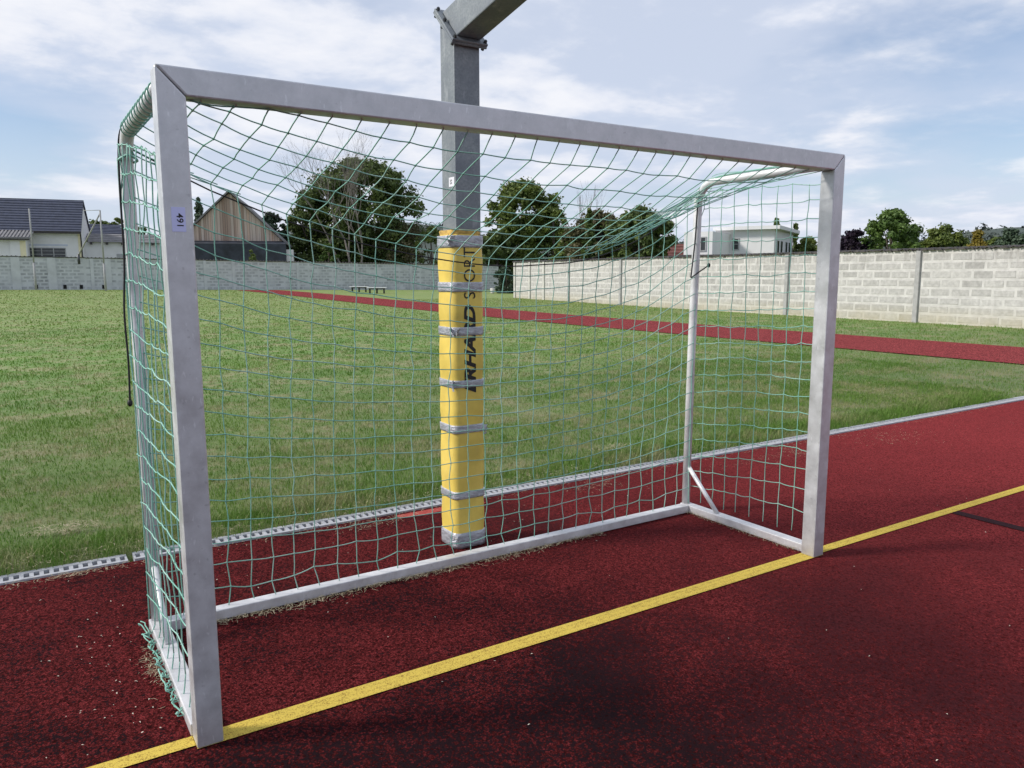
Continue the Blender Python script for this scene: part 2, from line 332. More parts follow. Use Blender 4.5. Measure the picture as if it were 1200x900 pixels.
def link(name, me, mat, parent=None, smooth=False, world=True, kind=None):
    """link a mesh; world=True: coordinates are world ones and are shifted to the (unrotated) parent"""
    o = bpy.data.objects.new(name, me); C.objects.link(o)
    if mat: me.materials.append(MT[mat])
    if smooth: me.polygons.foreach_set('use_smooth', [True]*len(me.polygons))
    else: me.shade_flat()
    if parent:
        if world:
            me.transform(Matrix.Translation(-root_of(parent)))
        o.parent = parent
    if kind: o['kind'] = kind
    return o
def bmesh_obj(name, bm, mat, parent=None, smooth=False, world=True, kind=None):
    bmesh.ops.recalc_face_normals(bm, faces=bm.faces[:])
    me = bpy.data.meshes.new(name); bm.to_mesh(me); bm.free()
    return link(name, me, mat, parent, smooth, world, kind)
def arr_obj(name, v, f, mat, parent=None, smooth=False, world=True, kind=None):
    me = bpy.data.meshes.new(name); me.from_pydata([tuple(x) for x in v] if not isinstance(v, np.ndarray) else v.tolist(), [], f if isinstance(f, list) else f.tolist()); me.update()
    return link(name, me, mat, parent, smooth, world, kind)
def np_mesh(name, v, loops, starts):
    me = bpy.data.meshes.new(name)
    me.vertices.add(len(v)); me.vertices.foreach_set('co', v.astype(np.float32).ravel())
    me.loops.add(len(loops)); me.loops.foreach_set('vertex_index', loops.astype(np.int32))
    me.polygons.add(len(starts)); me.polygons.foreach_set('loop_start', starts.astype(np.int32))
    me.update(calc_edges=True); me.validate(); return me
def box(bm, x0, x1, y0, y1, z0, z1):
    vs = [bm.verts.new(c) for c in ((x0,y0,z0),(x1,y0,z0),(x1,y1,z0),(x0,y1,z0),(x0,y0,z1),(x1,y0,z1),(x1,y1,z1),(x0,y1,z1))]
    for f in ((3,2,1,0),(4,5,6,7),(0,1,5,4),(1,2,6,5),(2,3,7,6),(3,0,4,7)): bm.faces.new([vs[i] for i in f])
    return vs
def hexa(bm, pts):
    vs = [bm.verts.new(c) for c in pts]
    for f in ((3,2,1,0),(4,5,6,7),(0,1,5,4),(1,2,6,5),(2,3,7,6),(3,0,4,7)): bm.faces.new([vs[i] for i in f])
    return vs
def prism(bm, poly, axis_vec, closed=True):
    a = [bm.verts.new(p) for p in poly]; b = [bm.verts.new(Vector(p)+Vector(axis_vec)) for p in poly]
    n = len(a)
    bm.faces.new(a[::-1]); bm.faces.new(b)
    for i in range(n): bm.faces.new((a[i], a[(i+1)%n], b[(i+1)%n], b[i]))
def bevel(bm, w, seg=2, edges=None):
    bmesh.ops.bevel(bm, geom=edges or bm.edges[:], offset=w, segments=seg, affect='EDGES', profile=0.5, clamp_overlap=True)
class Tubes:
    """collects tubes swept along polylines; build() makes ONE mesh of them"""
    def __init__(s): s.v = []; s.f = []
    def add(s, pts, r, n=6, cap=True):
        pts = [Vector(p) for p in pts]
        if len(pts) < 2: return
        rs = r if isinstance(r, (list, tuple)) else [r]*len(pts)
        base = len(s.v); t0 = (pts[1]-pts[0]).normalized()
        up = Vector((0, 0, 1)) if abs(t0.z) < 0.9 else Vector((1, 0, 0))
        a = t0.cross(up).normalized()
        for i, p in enumerate(pts):
            t = (pts[min(i+1, len(pts)-1)]-pts[max(i-1, 0)])
            if t.length < 1e-9: t = t0
            t.normalize(); a = (a - t*a.dot(t))
            if a.length < 1e-6: a = t.orthogonal()
            a.normalize(); b = t.cross(a)
            for k in range(n):
                th = 2*PI*k/n
                s.v.append(tuple(p + (a*math.cos(th)+b*math.sin(th))*rs[i]))
        for i in range(len(pts)-1):
            for k in range(n):
                q = base+i*n
                s.f.append((q+k, q+(k+1)%n, q+n+(k+1)%n, q+n+k))
        if cap:
            s.f.append(tuple(base+k for k in range(n))[::-1]); e = base+(len(pts)-1)*n
            s.f.append(tuple(e+k for k in range(n)))
    def blob(s, c, r):
        b = len(s.v); c = Vector(c)
        for d in ((1,0,0),(-1,0,0),(0,1,0),(0,-1,0),(0,0,1),(0,0,-1)): s.v.append(tuple(c+Vector(d)*r))
        for f in ((0,2,4),(2,1,4),(1,3,4),(3,0,4),(2,0,5),(1,2,5),(3,1,5),(0,3,5)): s.f.append(tuple(b+i for i in f))
    def build(s, name, mat, parent=None, world=True, kind=None, smooth=True):
        return arr_obj(name, s.v, s.f, mat, parent, smooth, world, kind)
def smooth_path(pts, n=6):
    pts = [Vector(p) for p in pts]; out = []
    for i in range(len(pts)-1):
        p0, p1, p2, p3 = pts[max(i-1,0)], pts[i], pts[i+1], pts[min(i+2, len(pts)-1)]
        for k in range(n):
            t = k/n
            out.append(0.5*((2*p1)+(p2-p0)*t+(2*p0-5*p1+4*p2-p3)*t*t+(3*p1-p0-3*p2+p3)*t**3))
    out.append(pts[-1]); return out

# ------------------------------------------------------------------ ground
def grid_sheet(name, xs, ys, zf, mat, kind='structure'):
    v = [(x, y, zf(x, y)) for y in ys for x in xs]; nx = len(xs)
    f = [(j*nx+i, j*nx+i+1, (j+1)*nx+i+1, (j+1)*nx+i) for j in range(len(ys)-1) for i in range(nx-1)]
    return arr_obj(name, v, f, mat, None, True, True, kind)
def lin(a, b, n): return list(np.linspace(a, b, n))
xs = [-3000, -1200, -500, -200, -90] + lin(-50, 60, 56) + [100, 200, 500, 1200, 3000]
ys = [-3000, -1000, -300, -100, -40, -20, -8, 0, 1.96, 2.02] + lin(2.2, 14, 24) + lin(15, 72, 58) + [85, 120, 300, 800, 1600, 3000]
def gz(x, y):
    if y <= 1.97 : return -0.06
    return terr(x, y) + (0 if y < 2.1 else 0.006*math.sin(x*1.7+y*0.9)*math.sin(y*1.3-x*0.4) - 0.004)
grid_sheet('ground', xs, ys, gz, 'lawn')
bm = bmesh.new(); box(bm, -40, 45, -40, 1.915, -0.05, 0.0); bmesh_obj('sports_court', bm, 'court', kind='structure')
ty = lin(1.99, 57.5, 60)
grid_sheet('running_track', [13.45, 14.5, 15.6, 16.65], ty, lambda x, y: terr(x, y)+0.012, 'track')
def strip(name, x0, x1, y0, y1, z, mat):
    return arr_obj(name, [(x0,y0,z),(x1,y0,z),(x1,y1,z),(x0,y1,z)], [(0,1,2,3)], mat, None, False, True, 'structure')
strip('goal_line', -0.0805, 3.0805, 0.0, 0.082, 0.004, 'yellow_line')
strip('goal_line', -14, -0.0815, 0.024, 0.084, 0.004, 'yellow_line')
strip('goal_line', 3.0815, 40, 0.024, 0.088, 0.004, 'yellow_line')
strip('court_line', 4.39, 4.47, -12, 0.019, 0.004, 'black_line')
strip('court_line', 1.44, 2.05, 1.80, 1.875, 0.004, 'red_line')

# ------------------------------------------------------------------ drain channel: one-metre grates in a concrete trough
dr = empty('drain_channel', (0, 1.975, 0), label='long grey slotted drain channel between the red court and the lawn', cat='drain')
bm = bmesh.new(); box(bm, -12, 34, 1.917, 2.035, -0.10, -0.055); bmesh_obj('trough', bm, 'drain_dark', dr)
def grate_mesh():
    bm = bmesh.new(); L = 0.994; n = 23; p = L/n
    box(bm, 0, L, 1.9165, 1.940, -0.04, 0.012); box(bm, 0, L, 2.002, 2.0355, -0.04, 0.012)
    for k in range(n+1):
        x0 = max(0, k*p-0.0095); x1 = min(L, k*p+0.0095)
        box(bm, x0, x1, 1.941, 2.001, -0.03, 0.0105)
    bmesh.ops.recalc_face_normals(bm, faces=bm.faces[:])
    me = bpy.data.meshes.new('grate'); bm.to_mesh(me); bm.free(); me.materials.append(MT['drain'])
    me.transform(Matrix.Translation((0, -1.975, 0))); return me
gm = grate_mesh()
for k in range(-9, 28):
    o = bpy.data.objects.new('grate', gm); C.objects.link(o); o.parent = dr
    x = k - 0.03 + (0.0 if k >= 0 else -0.025)
    o.location = (x, random.uniform(-.003, .003), random.uniform(-.003, .002)); o.rotation_euler = (random.uniform(-.01, .01), 0, random.uniform(-.0015, .0015))

# ------------------------------------------------------------------ the goal
goal = empty('handball_goal', (1.5, 0.5, 0), label='aluminium handball goal with green net standing on the yellow line', cat='goal')
g = 0.0012
bm = bmesh.new()
hexa(bm, [(-.08,0,.002),(0,0,.002),(0,.08,.002),(-.08,.08,.002), (-.08,0,2.08-g*2),(0,0,2.0-g*2),(0,.08,2.0-g*2),(-.08,.08,2.08-g*2)])
bevel(bm, .005); post1 = bmesh_obj('post', bm, 'alu', goal, smooth=False)
bm = bmesh.new()
hexa(bm, [(3.0,0,.002),(3.08,0,.002),(3.08,.08,.002),(3.0,.08,.002), (3.0,0,2.0-g*2),(3.08,0,2.08-g*2),(3.08,.08,2.08-g*2),(3.0,.08,2.0-g*2)])
bevel(bm, .005); bmesh_obj('post', bm, 'alu', goal)
bm = bmesh.new()
hexa(bm, [(0+g,0,2.0),(3.0-g,0,2.0),(3.0-g,.08,2.0),(0+g,.08,2.0), (-.08+g,0,2.08),(3.08-g,0,2.08),(3.08-g,.08,2.08),(-.08+g,.08,2.08)])
bevel(bm, .005); bmesh_obj('crossbar', bm, 'alu', goal)
bm = bmesh.new(); box(bm, -.018, 3.018, .925, .985, .004, .050); bevel(bm, .004); bmesh_obj('rear_base_bar', bm, 'alu_white', goal)
for x0, x1 in ((-.085, -.0195), (3.0195, 3.083)):
    bm = bmesh.new(); box(bm, x0, x1, .082, 1.005, .003, .047); bevel(bm, .004); bmesh_obj('side_base_bar', bm, 'alu_white', goal)
LX, RX = -.052, 3.05
def upright_pts(x):
    pts = [(x, .985, .045), (x, .975, 1.0), (x, .958, 1.86)]
    for k in range(1, 9):
        a = (PI/2)*k/8; pts.append((x, .958-.13*(1-math.cos(a)), 1.90+.13*math.sin(a)))
    pts.append((x, .5, 2.032)); pts.append((x, .081, 2.036)); return pts
for x in (LX, RX):
    T = Tubes(); T.add(upright_pts(x), .0245, 14); T.build('net_support_tube', 'alu_white', goal)
    T = Tubes(); T.add([(x, .968, .285), (x, .72, .046)], .0135, 10); T.build('brace', 'alu_white', goal)
# number sticker
st = None
bm = bmesh.new(); box(bm, -.0595, -.0215, -.0012, .001, 1.617, 1.687); st = bmesh_obj('number_sticker', bm, 'sticker', goal)
def text_mesh(body, name, mat, parent, xaxis, yaxis, origin, length, height, bold=0.0, shear=0.0, normal_off=0.0006):
    cu = bpy.data.curves.new(name, 'FONT'); cu.body = body; cu.size = 1; cu.offset = bold; cu.shear = shear; cu.resolution_u = 4
    ob = bpy.data.objects.new(name, cu); C.objects.link(ob); bpy.context.view_layer.update()
    me = bpy.data.meshes.new_from_object(ob); bpy.data.objects.remove(ob); bpy.data.curves.remove(cu)
    co = np.array([v.co[:] for v in me.vertices]); lo = co.min(0); hi = co.max(0)
    xa, ya, o0 = np.array(xaxis), np.array(yaxis), np.array(origin); nrm = np.cross(xa, ya)
    w = (o0 + np.outer((co[:,0]-lo[0])/(hi[0]-lo[0])*length, xa) + np.outer((co[:,1]-lo[1])/(hi[1]-lo[1])*height, ya) + nrm*normal_off)
    me.vertices.foreach_set('co', w.astype(np.float32).ravel()); me.update(); me.name = name
    return link(name, me, mat, parent)
text_mesh('491', 'printed_number', 'ink', st, (0,0,-1), (1,0,0), (-.0462, -.0012, 1.670), .037, .0185, bold=0.012)

# net --------------------------------------------------------------
rope_x = [-.06, .10, .165, .526, .85, 1.254, 1.5, 1.68, 2.06, 2.28, 2.61, 2.93, 3.06]
rope_z = [2.03, 1.925, 1.89, 1.753, 1.668, 1.598, 1.574, 1.563, 1.584, 1.62, 1.727, 1.92, 2.02]
def rz_(x): return float(np.interp(x, rope_x, rope_z))
rope_s = np.interp(np.linspace(-.06, 3.06, 200), rope_x, rope_z)
rope_s = np.convolve(np.pad(rope_s, 8, mode='edge'), np.ones(17)/17, 'valid')
def rz_(x): return float(np.interp(x, np.linspace(-.06, 3.06, 200), rope_s))
NC, NR, NB = 32, 8, 19
jr = lambda a: random.uniform(-a, a)
GJ = [0, .24, .52, .80, .90, .95, .98, .99, 1.0]
def node(i, j):
    s = i/(NC-1); x = LX + s*(RX-LX); zr = rz_(x); mid = math.sin(PI*s)
    yr = .945 - .05*mid
    if j <= NR:
        off = 2.6*math.exp(-max(x, -.05)/.30)            # on the left the first rows run up into the crossbar
        t = min(1, max(0, (j-off)/(NR-off)))
        wr = max(0, (s-.5)/.5)**2.2                       # on the right the rear rows are bunched at the corner
        t = t + (GJ[j]-t)*wr
        y = .045 + (yr-.045)*t
        ztop = 1.995 if 0.0 < s < 1.0 else 2.02
        z = ztop + (zr-ztop)*t - .035*mid*math.sin(PI*min(1, t*1.3))
        if j == 1: y -= .045*mid*min(1, s*3); z -= .004*mid
        if j == 0: y = .040
        edge = min(1.0, 4*min(s, 1-s)) 
        xx = x
    else:
        t = (j-NR)/NB
        z = zr + (.052-zr)*t
        y = yr + (.958-yr)*t + .03*mid*math.sin(PI*t)
        xx = x + .012*math.sin(9*s+3*t)
    a = .007 if 0 < i < NC-1 and j not in (0, NR) else .002
    return Vector((xx+jr(a), y+jr(a), z+jr(a*0.8)))
G = [[node(i, j) for j in range(NR+NB+1)] for i in range(NC)]
for i in range(1, NC-1):      # the last row hangs loose on the hooks of the base bar
    G[i][NR+NB-1].z -= random.uniform(0, .03); G[i][NR+NB-1].x += jr(.015)
CR = .0024
def sag_seg(a, b, k=3, s=.0):
    out = []
    for q in range(k+1):
        t = q/k; p = a.lerp(b, t); p = p + Vector((0, 0, -s*4*t*(1-t))); out.append(p)
    return out
def panel(grid, name, rows, cols, par, r=CR, j0=0, loose=.003):
    T = Tubes(); ni = len(grid)
    for i in cols:
        pts = []
        for j in range(len(grid[i])-1): pts += sag_seg(grid[i][j], grid[i][j+1], 2, 0)[:-1]
        pts.append(grid[i][-1]); 
        for q in range(1, len(pts)-1): pts[q] = pts[q]+Vector((jr(.0015), jr(.0015), 0))
        T.add(pts, r, 5)
    for j in rows:
        pts = []
        for i in range(ni-1): pts += sag_seg(grid[i][j], grid[i+1][j], 3, random.uniform(0, loose))[:-1]
        pts.append(grid[-1][j]); T.add(pts, r, 5)
    for i in range(ni):
        for j in rows: T.blob(grid[i][j], r*2.3)
    return T.build(name, 'cord', par)
roof = [[G[i][j] for j in range(NR+1)] for i in range(NC)]
back = [[G[i][j] for j in range(NR, NR+NB+1)] for i in range(NC)]
net = panel(back, 'back_net', range(1, NB), range(NC), goal)
panel(roof, 'roof_net', range(1, NR+1), range(NC), goal)
T = Tubes()     # net edge tied round the crossbar hooks
for i in range(1, NC-1):
    p = G[i][0]; T.add([p, p+Vector((0, .0, .012))], .003, 5)
T.build('net_hooks', 'alu_white', goal, kind='stuff')
def side_panel(x, rear, front, out):
    grid = []; NS, NJ = 9, 19
    for i in range(NS+1):
        s = i/NS; col = []
        for j in range(NJ+1):
            zr = 1.985 - (1.985-.055)*j/NJ
            zf = float(np.interp(zr, rear, front)); z = zr + (zf-zr)*s**1.3
            y = .985 - (.985-.088)*s - (.03*max(0, (1.9-zr)*-1) if s == 0 else 0)
            if zr > 1.86: y = min(y, .93)
            xx = x + out*(.018*(1-s)**3 + .012*math.sin(PI*s)*math.sin(PI*j/NJ)) + jr(.006)
            col.append(Vector((xx, y+jr(.004), z+jr(.006)+ (.02*math.sin(PI*s) if z < 1 else 0))))
        grid.append(col)
    panel(grid, 'side_net', range(0, NJ), range(NS+1), goal, loose=.008)
    return grid
gl = side_panel(-.062, [.05, .363, 1.717, 2.0], [.13, .444, 1.625, 1.85], -1)
gr = side_panel(3.058, [.05, .08, .28, .48, .58, 1.2, 1.75, 1.87, 2.0], [.075, .113, .372, .578, .674, 1.25, 1.743, 1.855, 1.96], 1)
# lashing: loops round the tubes, knotted border cord along the ground on the left
T = Tubes(); pts = []; n = 12*12
for q in range(n+1):
    t = q/n; a = 2*PI*12*t; y = .10+.74*t
    pts.append((LX+.030*math.cos(a), y, 2.032+.030*math.sin(a)))
T.add(pts, .0026, 5); T.build('lashing_cord', 'cord', goal)
T = Tubes()
for k in range(4):       # selvedge cords running down outside the left tube
    T.add(smooth_path([(LX-.030+.018*k, .975+jr(.006), 1.93-.45*q+jr(.02)) if q < 4 else (LX-.028+.016*k, 1.0, .06) for q in range(5)], 5), .0022, 5)
T.build('selvedge_cords', 'cord', goal, kind='stuff')
T = Tubes()
for k in range(2):
    pts = []
    for q in range(64):
        t = q/63; y = .20+.80*t
        pts.append((-.094-.016*t+.014*math.sin(q*(.55+.12*k)+k)+jr(.005), y+.018*math.cos(q*.9+k*2), .014+.013*(1+math.cos(q*(.6+.1*k)+k*1.3))+jr(.004)))
    T.add(smooth_path(pts, 2), .0026, 5)
for j in range(1, 9):
    p = gl[j][-1]; y = p.y
    T.add(smooth_path([p, (p.x-.012, y+.01, .035), (-.105, y+.02, .02), (-.09, y+.035, .03), (-.100, y, .045)], 4), .0024, 5)
    T.blob((-.105, y+.02, .03), .008)
T.build('border_cord', 'cord', goal, kind='stuff')
T = Tubes(); T.add([G[i][NR]+Vector((0, .006, -.022-.012*math.sin(PI*i/(NC-1)))) for i in range(NC)], .0034, 6); T.build('support_rope', 'black_cord', goal)
for x, sx in ((LX, 1), (RX, -1)):      # net cords gathered and knotted at the upper rear corners
    T = Tubes()
    for k in range(4 if sx > 0 else 9):
        T.add(smooth_path([(x+jr(.02), (.60 if sx > 0 else .22+.05*k)+jr(.06), 2.058+jr(.006)), (x+sx*.02, .80, 2.045+jr(.02)), (x+sx*.025, .93, 1.975+jr(.03)), (x+sx*(.15+.09*k), .94, rz_(x+sx*(.15+.09*k))+.012)], 5), .0023, 5)
    T.add(smooth_path([(x-.03, .93, 1.93), (x, .90, 1.945), (x+.035, .93, 1.93), (x, .985, 1.925), (x-.03, .93, 1.93)], 5), .005, 6)
    T.build('corner_knot', 'cord', goal, kind='stuff')

def black_elastic(pts, label, ball=True):
    T = Tubes(); T.add(smooth_path(pts, 6), .0042, 8)
    if ball: 
        e = Vector(pts[-1]); T.add([e+Vector((0,0,.012)), e+Vector((0,0,.006)), e+Vector((0,0,-.006)), e+Vector((0,0,-.014))], [.005, .010, .010, .004], 10)
    o = T.build('elastic_cord', 'black_cord'); tag(o, label, 'elastic cord', 'black elastic cords tied to the goal frame'); return o
black_elastic([(-.052, .80, 2.066), (-.075, .92, 2.02), (-.083, .945, 1.85), (-.085, .955, 1.55), (-.098, .955, 1.35), (-.096, .955, 1.15), (-.101, .955, .985)], 'long black elastic cord hanging down beside the left rear tube of the goal')
black_elastic([(3.03, .93, 1.945), (3.018, .93, 1.88), (3.012, .935, 1.70), (2.995, .935, 1.55), (2.985, .935, 1.47)], 'black elastic cord hanging close along the right rear tube of the goal', False)
black_elastic([(2.99, .935, 1.47), (3.04, .93, 1.50), (3.085, .925, 1.525), (3.118, .92, 1.545)], 'short black elastic cord with a ball end sticking out from the right rear tube')
T = Tubes()
for k in range(2): pass

# ------------------------------------------------------------------ hoop mast with yellow padding
mast = empty('hoop_mast', (1.577, 1.23, 0), label='galvanised square steel mast with a cranked arm behind the goal', cat='mast')
x0, x1, y0, y1 = 1.502, 1.652, 1.155, 1.305
zf, zb = 2.655, 2.805          # mitred head: the front edge is lower than the back one
bm = bmesh.new(); hexa(bm, [(x0,y0,0),(x1,y0,0),(x1,y1,0),(x0,y1,0),(x0,y0,zf),(x1,y0,zf),(x1,y1,zb),(x0,y1,zb)])
bevel(bm, .006); bmesh_obj('pole', bm, 'galv', mast)
tilt = math.atan2(zb-zf, y1-y0); nrm = Vector((0, -math.sin(tilt), math.cos(tilt))); along = Vector((0, math.cos(tilt), math.sin(tilt)))
cen = Vector(((x0+x1)/2, (y0+y1)/2, (zf+zb)/2))
half = (y1-y0)/2/math.cos(tilt)
for k in range(2):
    bm = bmesh.new(); c = cen + nrm*(.007+.0145*k); h = half+.032; wx = .102
    pts = [c + Vector((sx*wx, 0, 0)) + along*sy*h + nrm*sz*.0065 for sz in (-1, 1) for sx, sy in ((-1,-1),(1,-1),(1,1),(-1,1))]
    hexa(bm, pts); bevel(bm, .002, 1); fl = bmesh_obj('flange', bm, 'galv' if k else 'galv', mast)
    if k:
        for sx in (-1, 1):
            for sy in (-1, 1, .2):
                T = Tubes(); q = c + Vector((sx*.088, 0, 0)) + along*sy*(h-.014)
                T.add([q-nrm*.034, q-nrm*.023], .009, 6); T.add([q-nrm*.024, q+nrm*.022], .006, 6); T.add([q+nrm*.0067, q+nrm*.018], .010, 6)
                T.build('bolt', 'steel_dark', fl, smooth=False)
adir = Vector((0, -math.cos(math.radians(9.5)), math.sin(math.radians(9.5))))
off = nrm*.029
L = 1.75
A = [Vector((x0+.004, y0, zf))+off, Vector((x1-.004, y0, zf))+off, Vector((x1-.004, y1, zb))+off, Vector((x0+.004, y1, zb))+off]
hgt = (A[2]-A[1]).dot(Vector((0, math.sin(math.radians(9.5)), math.cos(math.radians(9.5)))))
base = A[0]; upv = Vector((0, math.sin(math.radians(9.5)), math.cos(math.radians(9.5))))
e0 = Vector((A[0].x, A[0].y, A[0].z))+adir*L; e1 = Vector((A[1].x, A[1].y, A[1].z))+adir*L
bm = bmesh.new(); hexa(bm, [A[0], A[1], A[2], A[3], e0, e1, e1+upv*hgt, e0+upv*hgt]); bevel(bm, .006); bmesh_obj('arm', bm, 'galv', mast)
bm = bmesh.new(); box(bm, x0-.001, x0+.002, 1.168, 1.225, 1.945, 1.992); sl = bmesh_obj('inventory_label', bm, 'white_label', mast)
text_mesh('55', 'printed_number', 'ink', sl, (0,0,-1), (0,-1,0), (x0-.001, 1.212, 1.981), .024, .020, bold=0.01, normal_off=0.0006)

pad = empty('pole_padding', (1.577, 1.23, 0), label='torn yellow padding taped round the steel mast behind the goal', cat='padding')
def rrect(cx, cy, h, r, n=7):
    out = []
    for q, (sx, sy) in enumerate(((1,1),(-1,1),(-1,-1),(1,-1))):
        for k in range(n):
            a = PI/2*q + PI/2*k/(n-1); out.append((cx+sx*(h-r)+r*math.cos(a), cy+sy*(h-r)+r*math.sin(a)))
    return out
def sleeve(name, mat, levels, parent, thick=None, jit=0.0, r=.042, smooth=True, world=True):
    v = []; f = []; n = None
    for z, h in levels:
        ring = rrect(1.566, 1.232, h, min(r, h*.45)); n = len(ring)
        for k, (x, y) in enumerate(ring): v.append((x+jr(jit), y+jr(jit), z+jr(jit*0.8)))
    for j in range(len(levels)-1):
        for k in range(n): f.append((j*n+k, j*n+(k+1)%n, (j+1)*n+(k+1)%n, (j+1)*n+k))
    return arr_obj(name, v, f, mat, parent, smooth)
PH = .0985
lv = [(0.012, PH-.018), (0.015, PH-.004), (.03, PH)]
bandz = [(.004, .088), (.280, .320), (.645, .688), (.893, .932), (1.172, 1.216), (1.402, 1.452), (1.632, 1.694)]
zs = np.linspace(.05, 1.69, 83)
for z in zs:
    d = min(abs(z-(a+b)/2) for a, b in bandz)
    lv.append((float(z), PH + .004*min(1, d/.10) - .0038 + jr(.0003)))
lv += [(1.70, PH-.012), (1.701, PH-.034)]
pd = sleeve('pad_cover', 'pad', lv, pad, jit=.0003)
lv = [(1.66, .080), (1.70, .088), (1.715, .089), (1.722, .087), (1.724, .077)]
sleeve('foam_rim', 'foam', lv, pad, jit=.006)
for q, (a, b) in enumerate(bandz):
    n = 5; lvb = [(a-.001, PH-.012), (a, PH+.0016)] + [(a+(b-a)*k/n, PH+.0024+jr(.0006)) for k in range(1, n)] + [(b, PH+.002), (b+.001, PH-.012)]
    bo = sleeve('tape_band', 'tape', lvb, pad, jit=.0011)
    # loose folded ends of the tape
    if q in (3, 4, 2, 0, 6):
        bm = bmesh.new(); side = -1 if q in (4, 3, 0, 6) else 1
        for kk in range(5 if q in (4, 0, 6) else 3):
            cx = 1.566+side*(PH-.01)+jr(.02); cy = 1.232-PH+.015+jr(.02); cz = (a+b)/2+jr(.02)
            p = [Vector((cx+jr(.025), cy-.012+jr(.02), cz+jr(.03))) for _ in range(5)]
            vs = [bm.verts.new(c) for c in p]; bm.faces.new((vs[0], vs[1], vs[2])); bm.faces.new((vs[2], vs[1], vs[3])); bm.faces.new((vs[2], vs[3], vs[4]))
        bmesh_obj('tape_end', bm, 'tape', bo)
yf = 1.232-PH-.0009
def pad_text(body, z0, z1, xb, xt, bold, shear):
    # print running up the pad, split where the tape covers it
    text_mesh(body, 'lettering', 'ink', pd, (0,0,1), (-1,0,0), (xb, yf, z0), z1-z0, xb-xt, bold=bold, shear=shear, normal_off=0.0)
pad_text('ERHARD', .862, 1.335, 1.601, 1.531, .045, .28)
pad_text('SPORT', 1.366, 1.632, 1.601, 1.533, -.004, 0)

# ------------------------------------------------------------------ walls of concrete blocks
def block_mesh(w, h, d=.03):
    bm = bmesh.new(); box(bm, -w/2, w/2, -d/2, d/2, -h/2, h/2)
    bevel(bm, .006, 1); bmesh.ops.recalc_face_normals(bm, faces=bm.faces[:])
    me = bpy.data.meshes.new('concrete_block'); bm.to_mesh(me); bm.free(); me.materials.append(MT['block']); return me
def coping(root, L, thick, H, y0, pitch, face, name='coping'):
    T = Tubes(); n = int(L/pitch)
    bm = bmesh.new()
    box(bm, 0, L, y0-.05, y0+thick+.05, H, H+.03)
    for k in range(n):
        x = (k+.5)*pitch; zt = H+.03; w = pitch*.42
        poly = [(x-w, y0-.09, zt-.045), (x-w*.6, y0-.09, zt+.012), (x, y0-.09, zt+.035), (x+w*.6, y0-.09, zt+.012), (x+w, y0-.09, zt-.045+jr(.02)), (x, y0-.09, zt-.02+jr(.03))]
        prism(bm, poly, (0, thick+.18, 0))
    return bmesh_obj(name, bm, 'coping', root, world=False, kind='stuff')
# right wall: local x runs from its far end towards the camera side, its face looks at the field (-y local)
A0 = Vector((22.2+.065*36.5, 36.5, 0)); B0 = Vector((22.2+.065*2.5, 2.5, 0))
WL = (B0-A0).length; ang = math.atan2(B0.y-A0.y, B0.x-A0.x)
wall = empty('block_wall', (A0.x, A0.y, 0), ang, 'pale mortared concrete block wall beyond the running track on the right', 'wall')
H = 2.2
bm = bmesh.new()
box(bm, 0, WL, 0, .24, -.1, H); bmesh_obj('mortar_face', bm, 'mortar', wall, world=False)
coping(wall, WL, .24, H, 0, .235, 1)
postY = [36.3, 34.55, 33.0, 30.5, 26.0, 21.0, 16.05, 11.0, 5.9]
for y in postY:
    d = (36.5-y)/abs(B0.y-A0.y)*WL
    bm = bmesh.new(); box(bm, d-.075, d+.075, -.075, .12, -.1, H-.02); bevel(bm, .01, 1)
    bmesh_obj('wall_post', bm, 'post_pale' if y > 32 else 'post', wall, world=False)
bme = block_mesh(.54, .188)
bpos = []
rows = 8; bw = .615; bh = .262
cuts = sorted([(36.5-y)/abs(B0.y-A0.y)*WL for y in postY])
bays = [(a+.10, b-.10) for a, b in zip(cuts, cuts[1:]+[WL])]
for xa, xb in bays:
    for r in range(rows):
        z = .15 + r*bh; x = xa - (random.uniform(.25, .35) if r % 2 else jr(.05))
        while x < xb-.12:
            w = bw+jr(.03); c0, c1 = max(x+.035, xa), min(x+w-.035, xb)
            if c1-c0 > .12: bpos.append(((c0+c1)/2, z+jr(.007), (c1-c0)/2))
            x += w
bpos.sort(key=lambda b: -b[0])
vis = [b for b in bpos if (36.5-b[0]/WL*34.0) > 6.6]
near = vis[:300]; rest = vis[300:]+[b for b in bpos if b not in vis]
for x, z, hw_ in near:
    o = bpy.data.objects.new('concrete_block', bme); C.objects.link(o); o.parent = wall
    o.location = (x, .009+jr(.003), z); o.rotation_euler = (jr(.01), jr(.006), jr(.006)); o.scale = (hw_/.27, 1, 1+jr(.09))
bm = bmesh.new()
for x, z, r in rest:
    w = r; box(bm, x-w, x+w, -.006+jr(.002), 0.02, z-.092+jr(.008), z+.092+jr(.008))
bmesh_obj('far_blocks', bm, 'block', wall, world=False, kind='stuff')

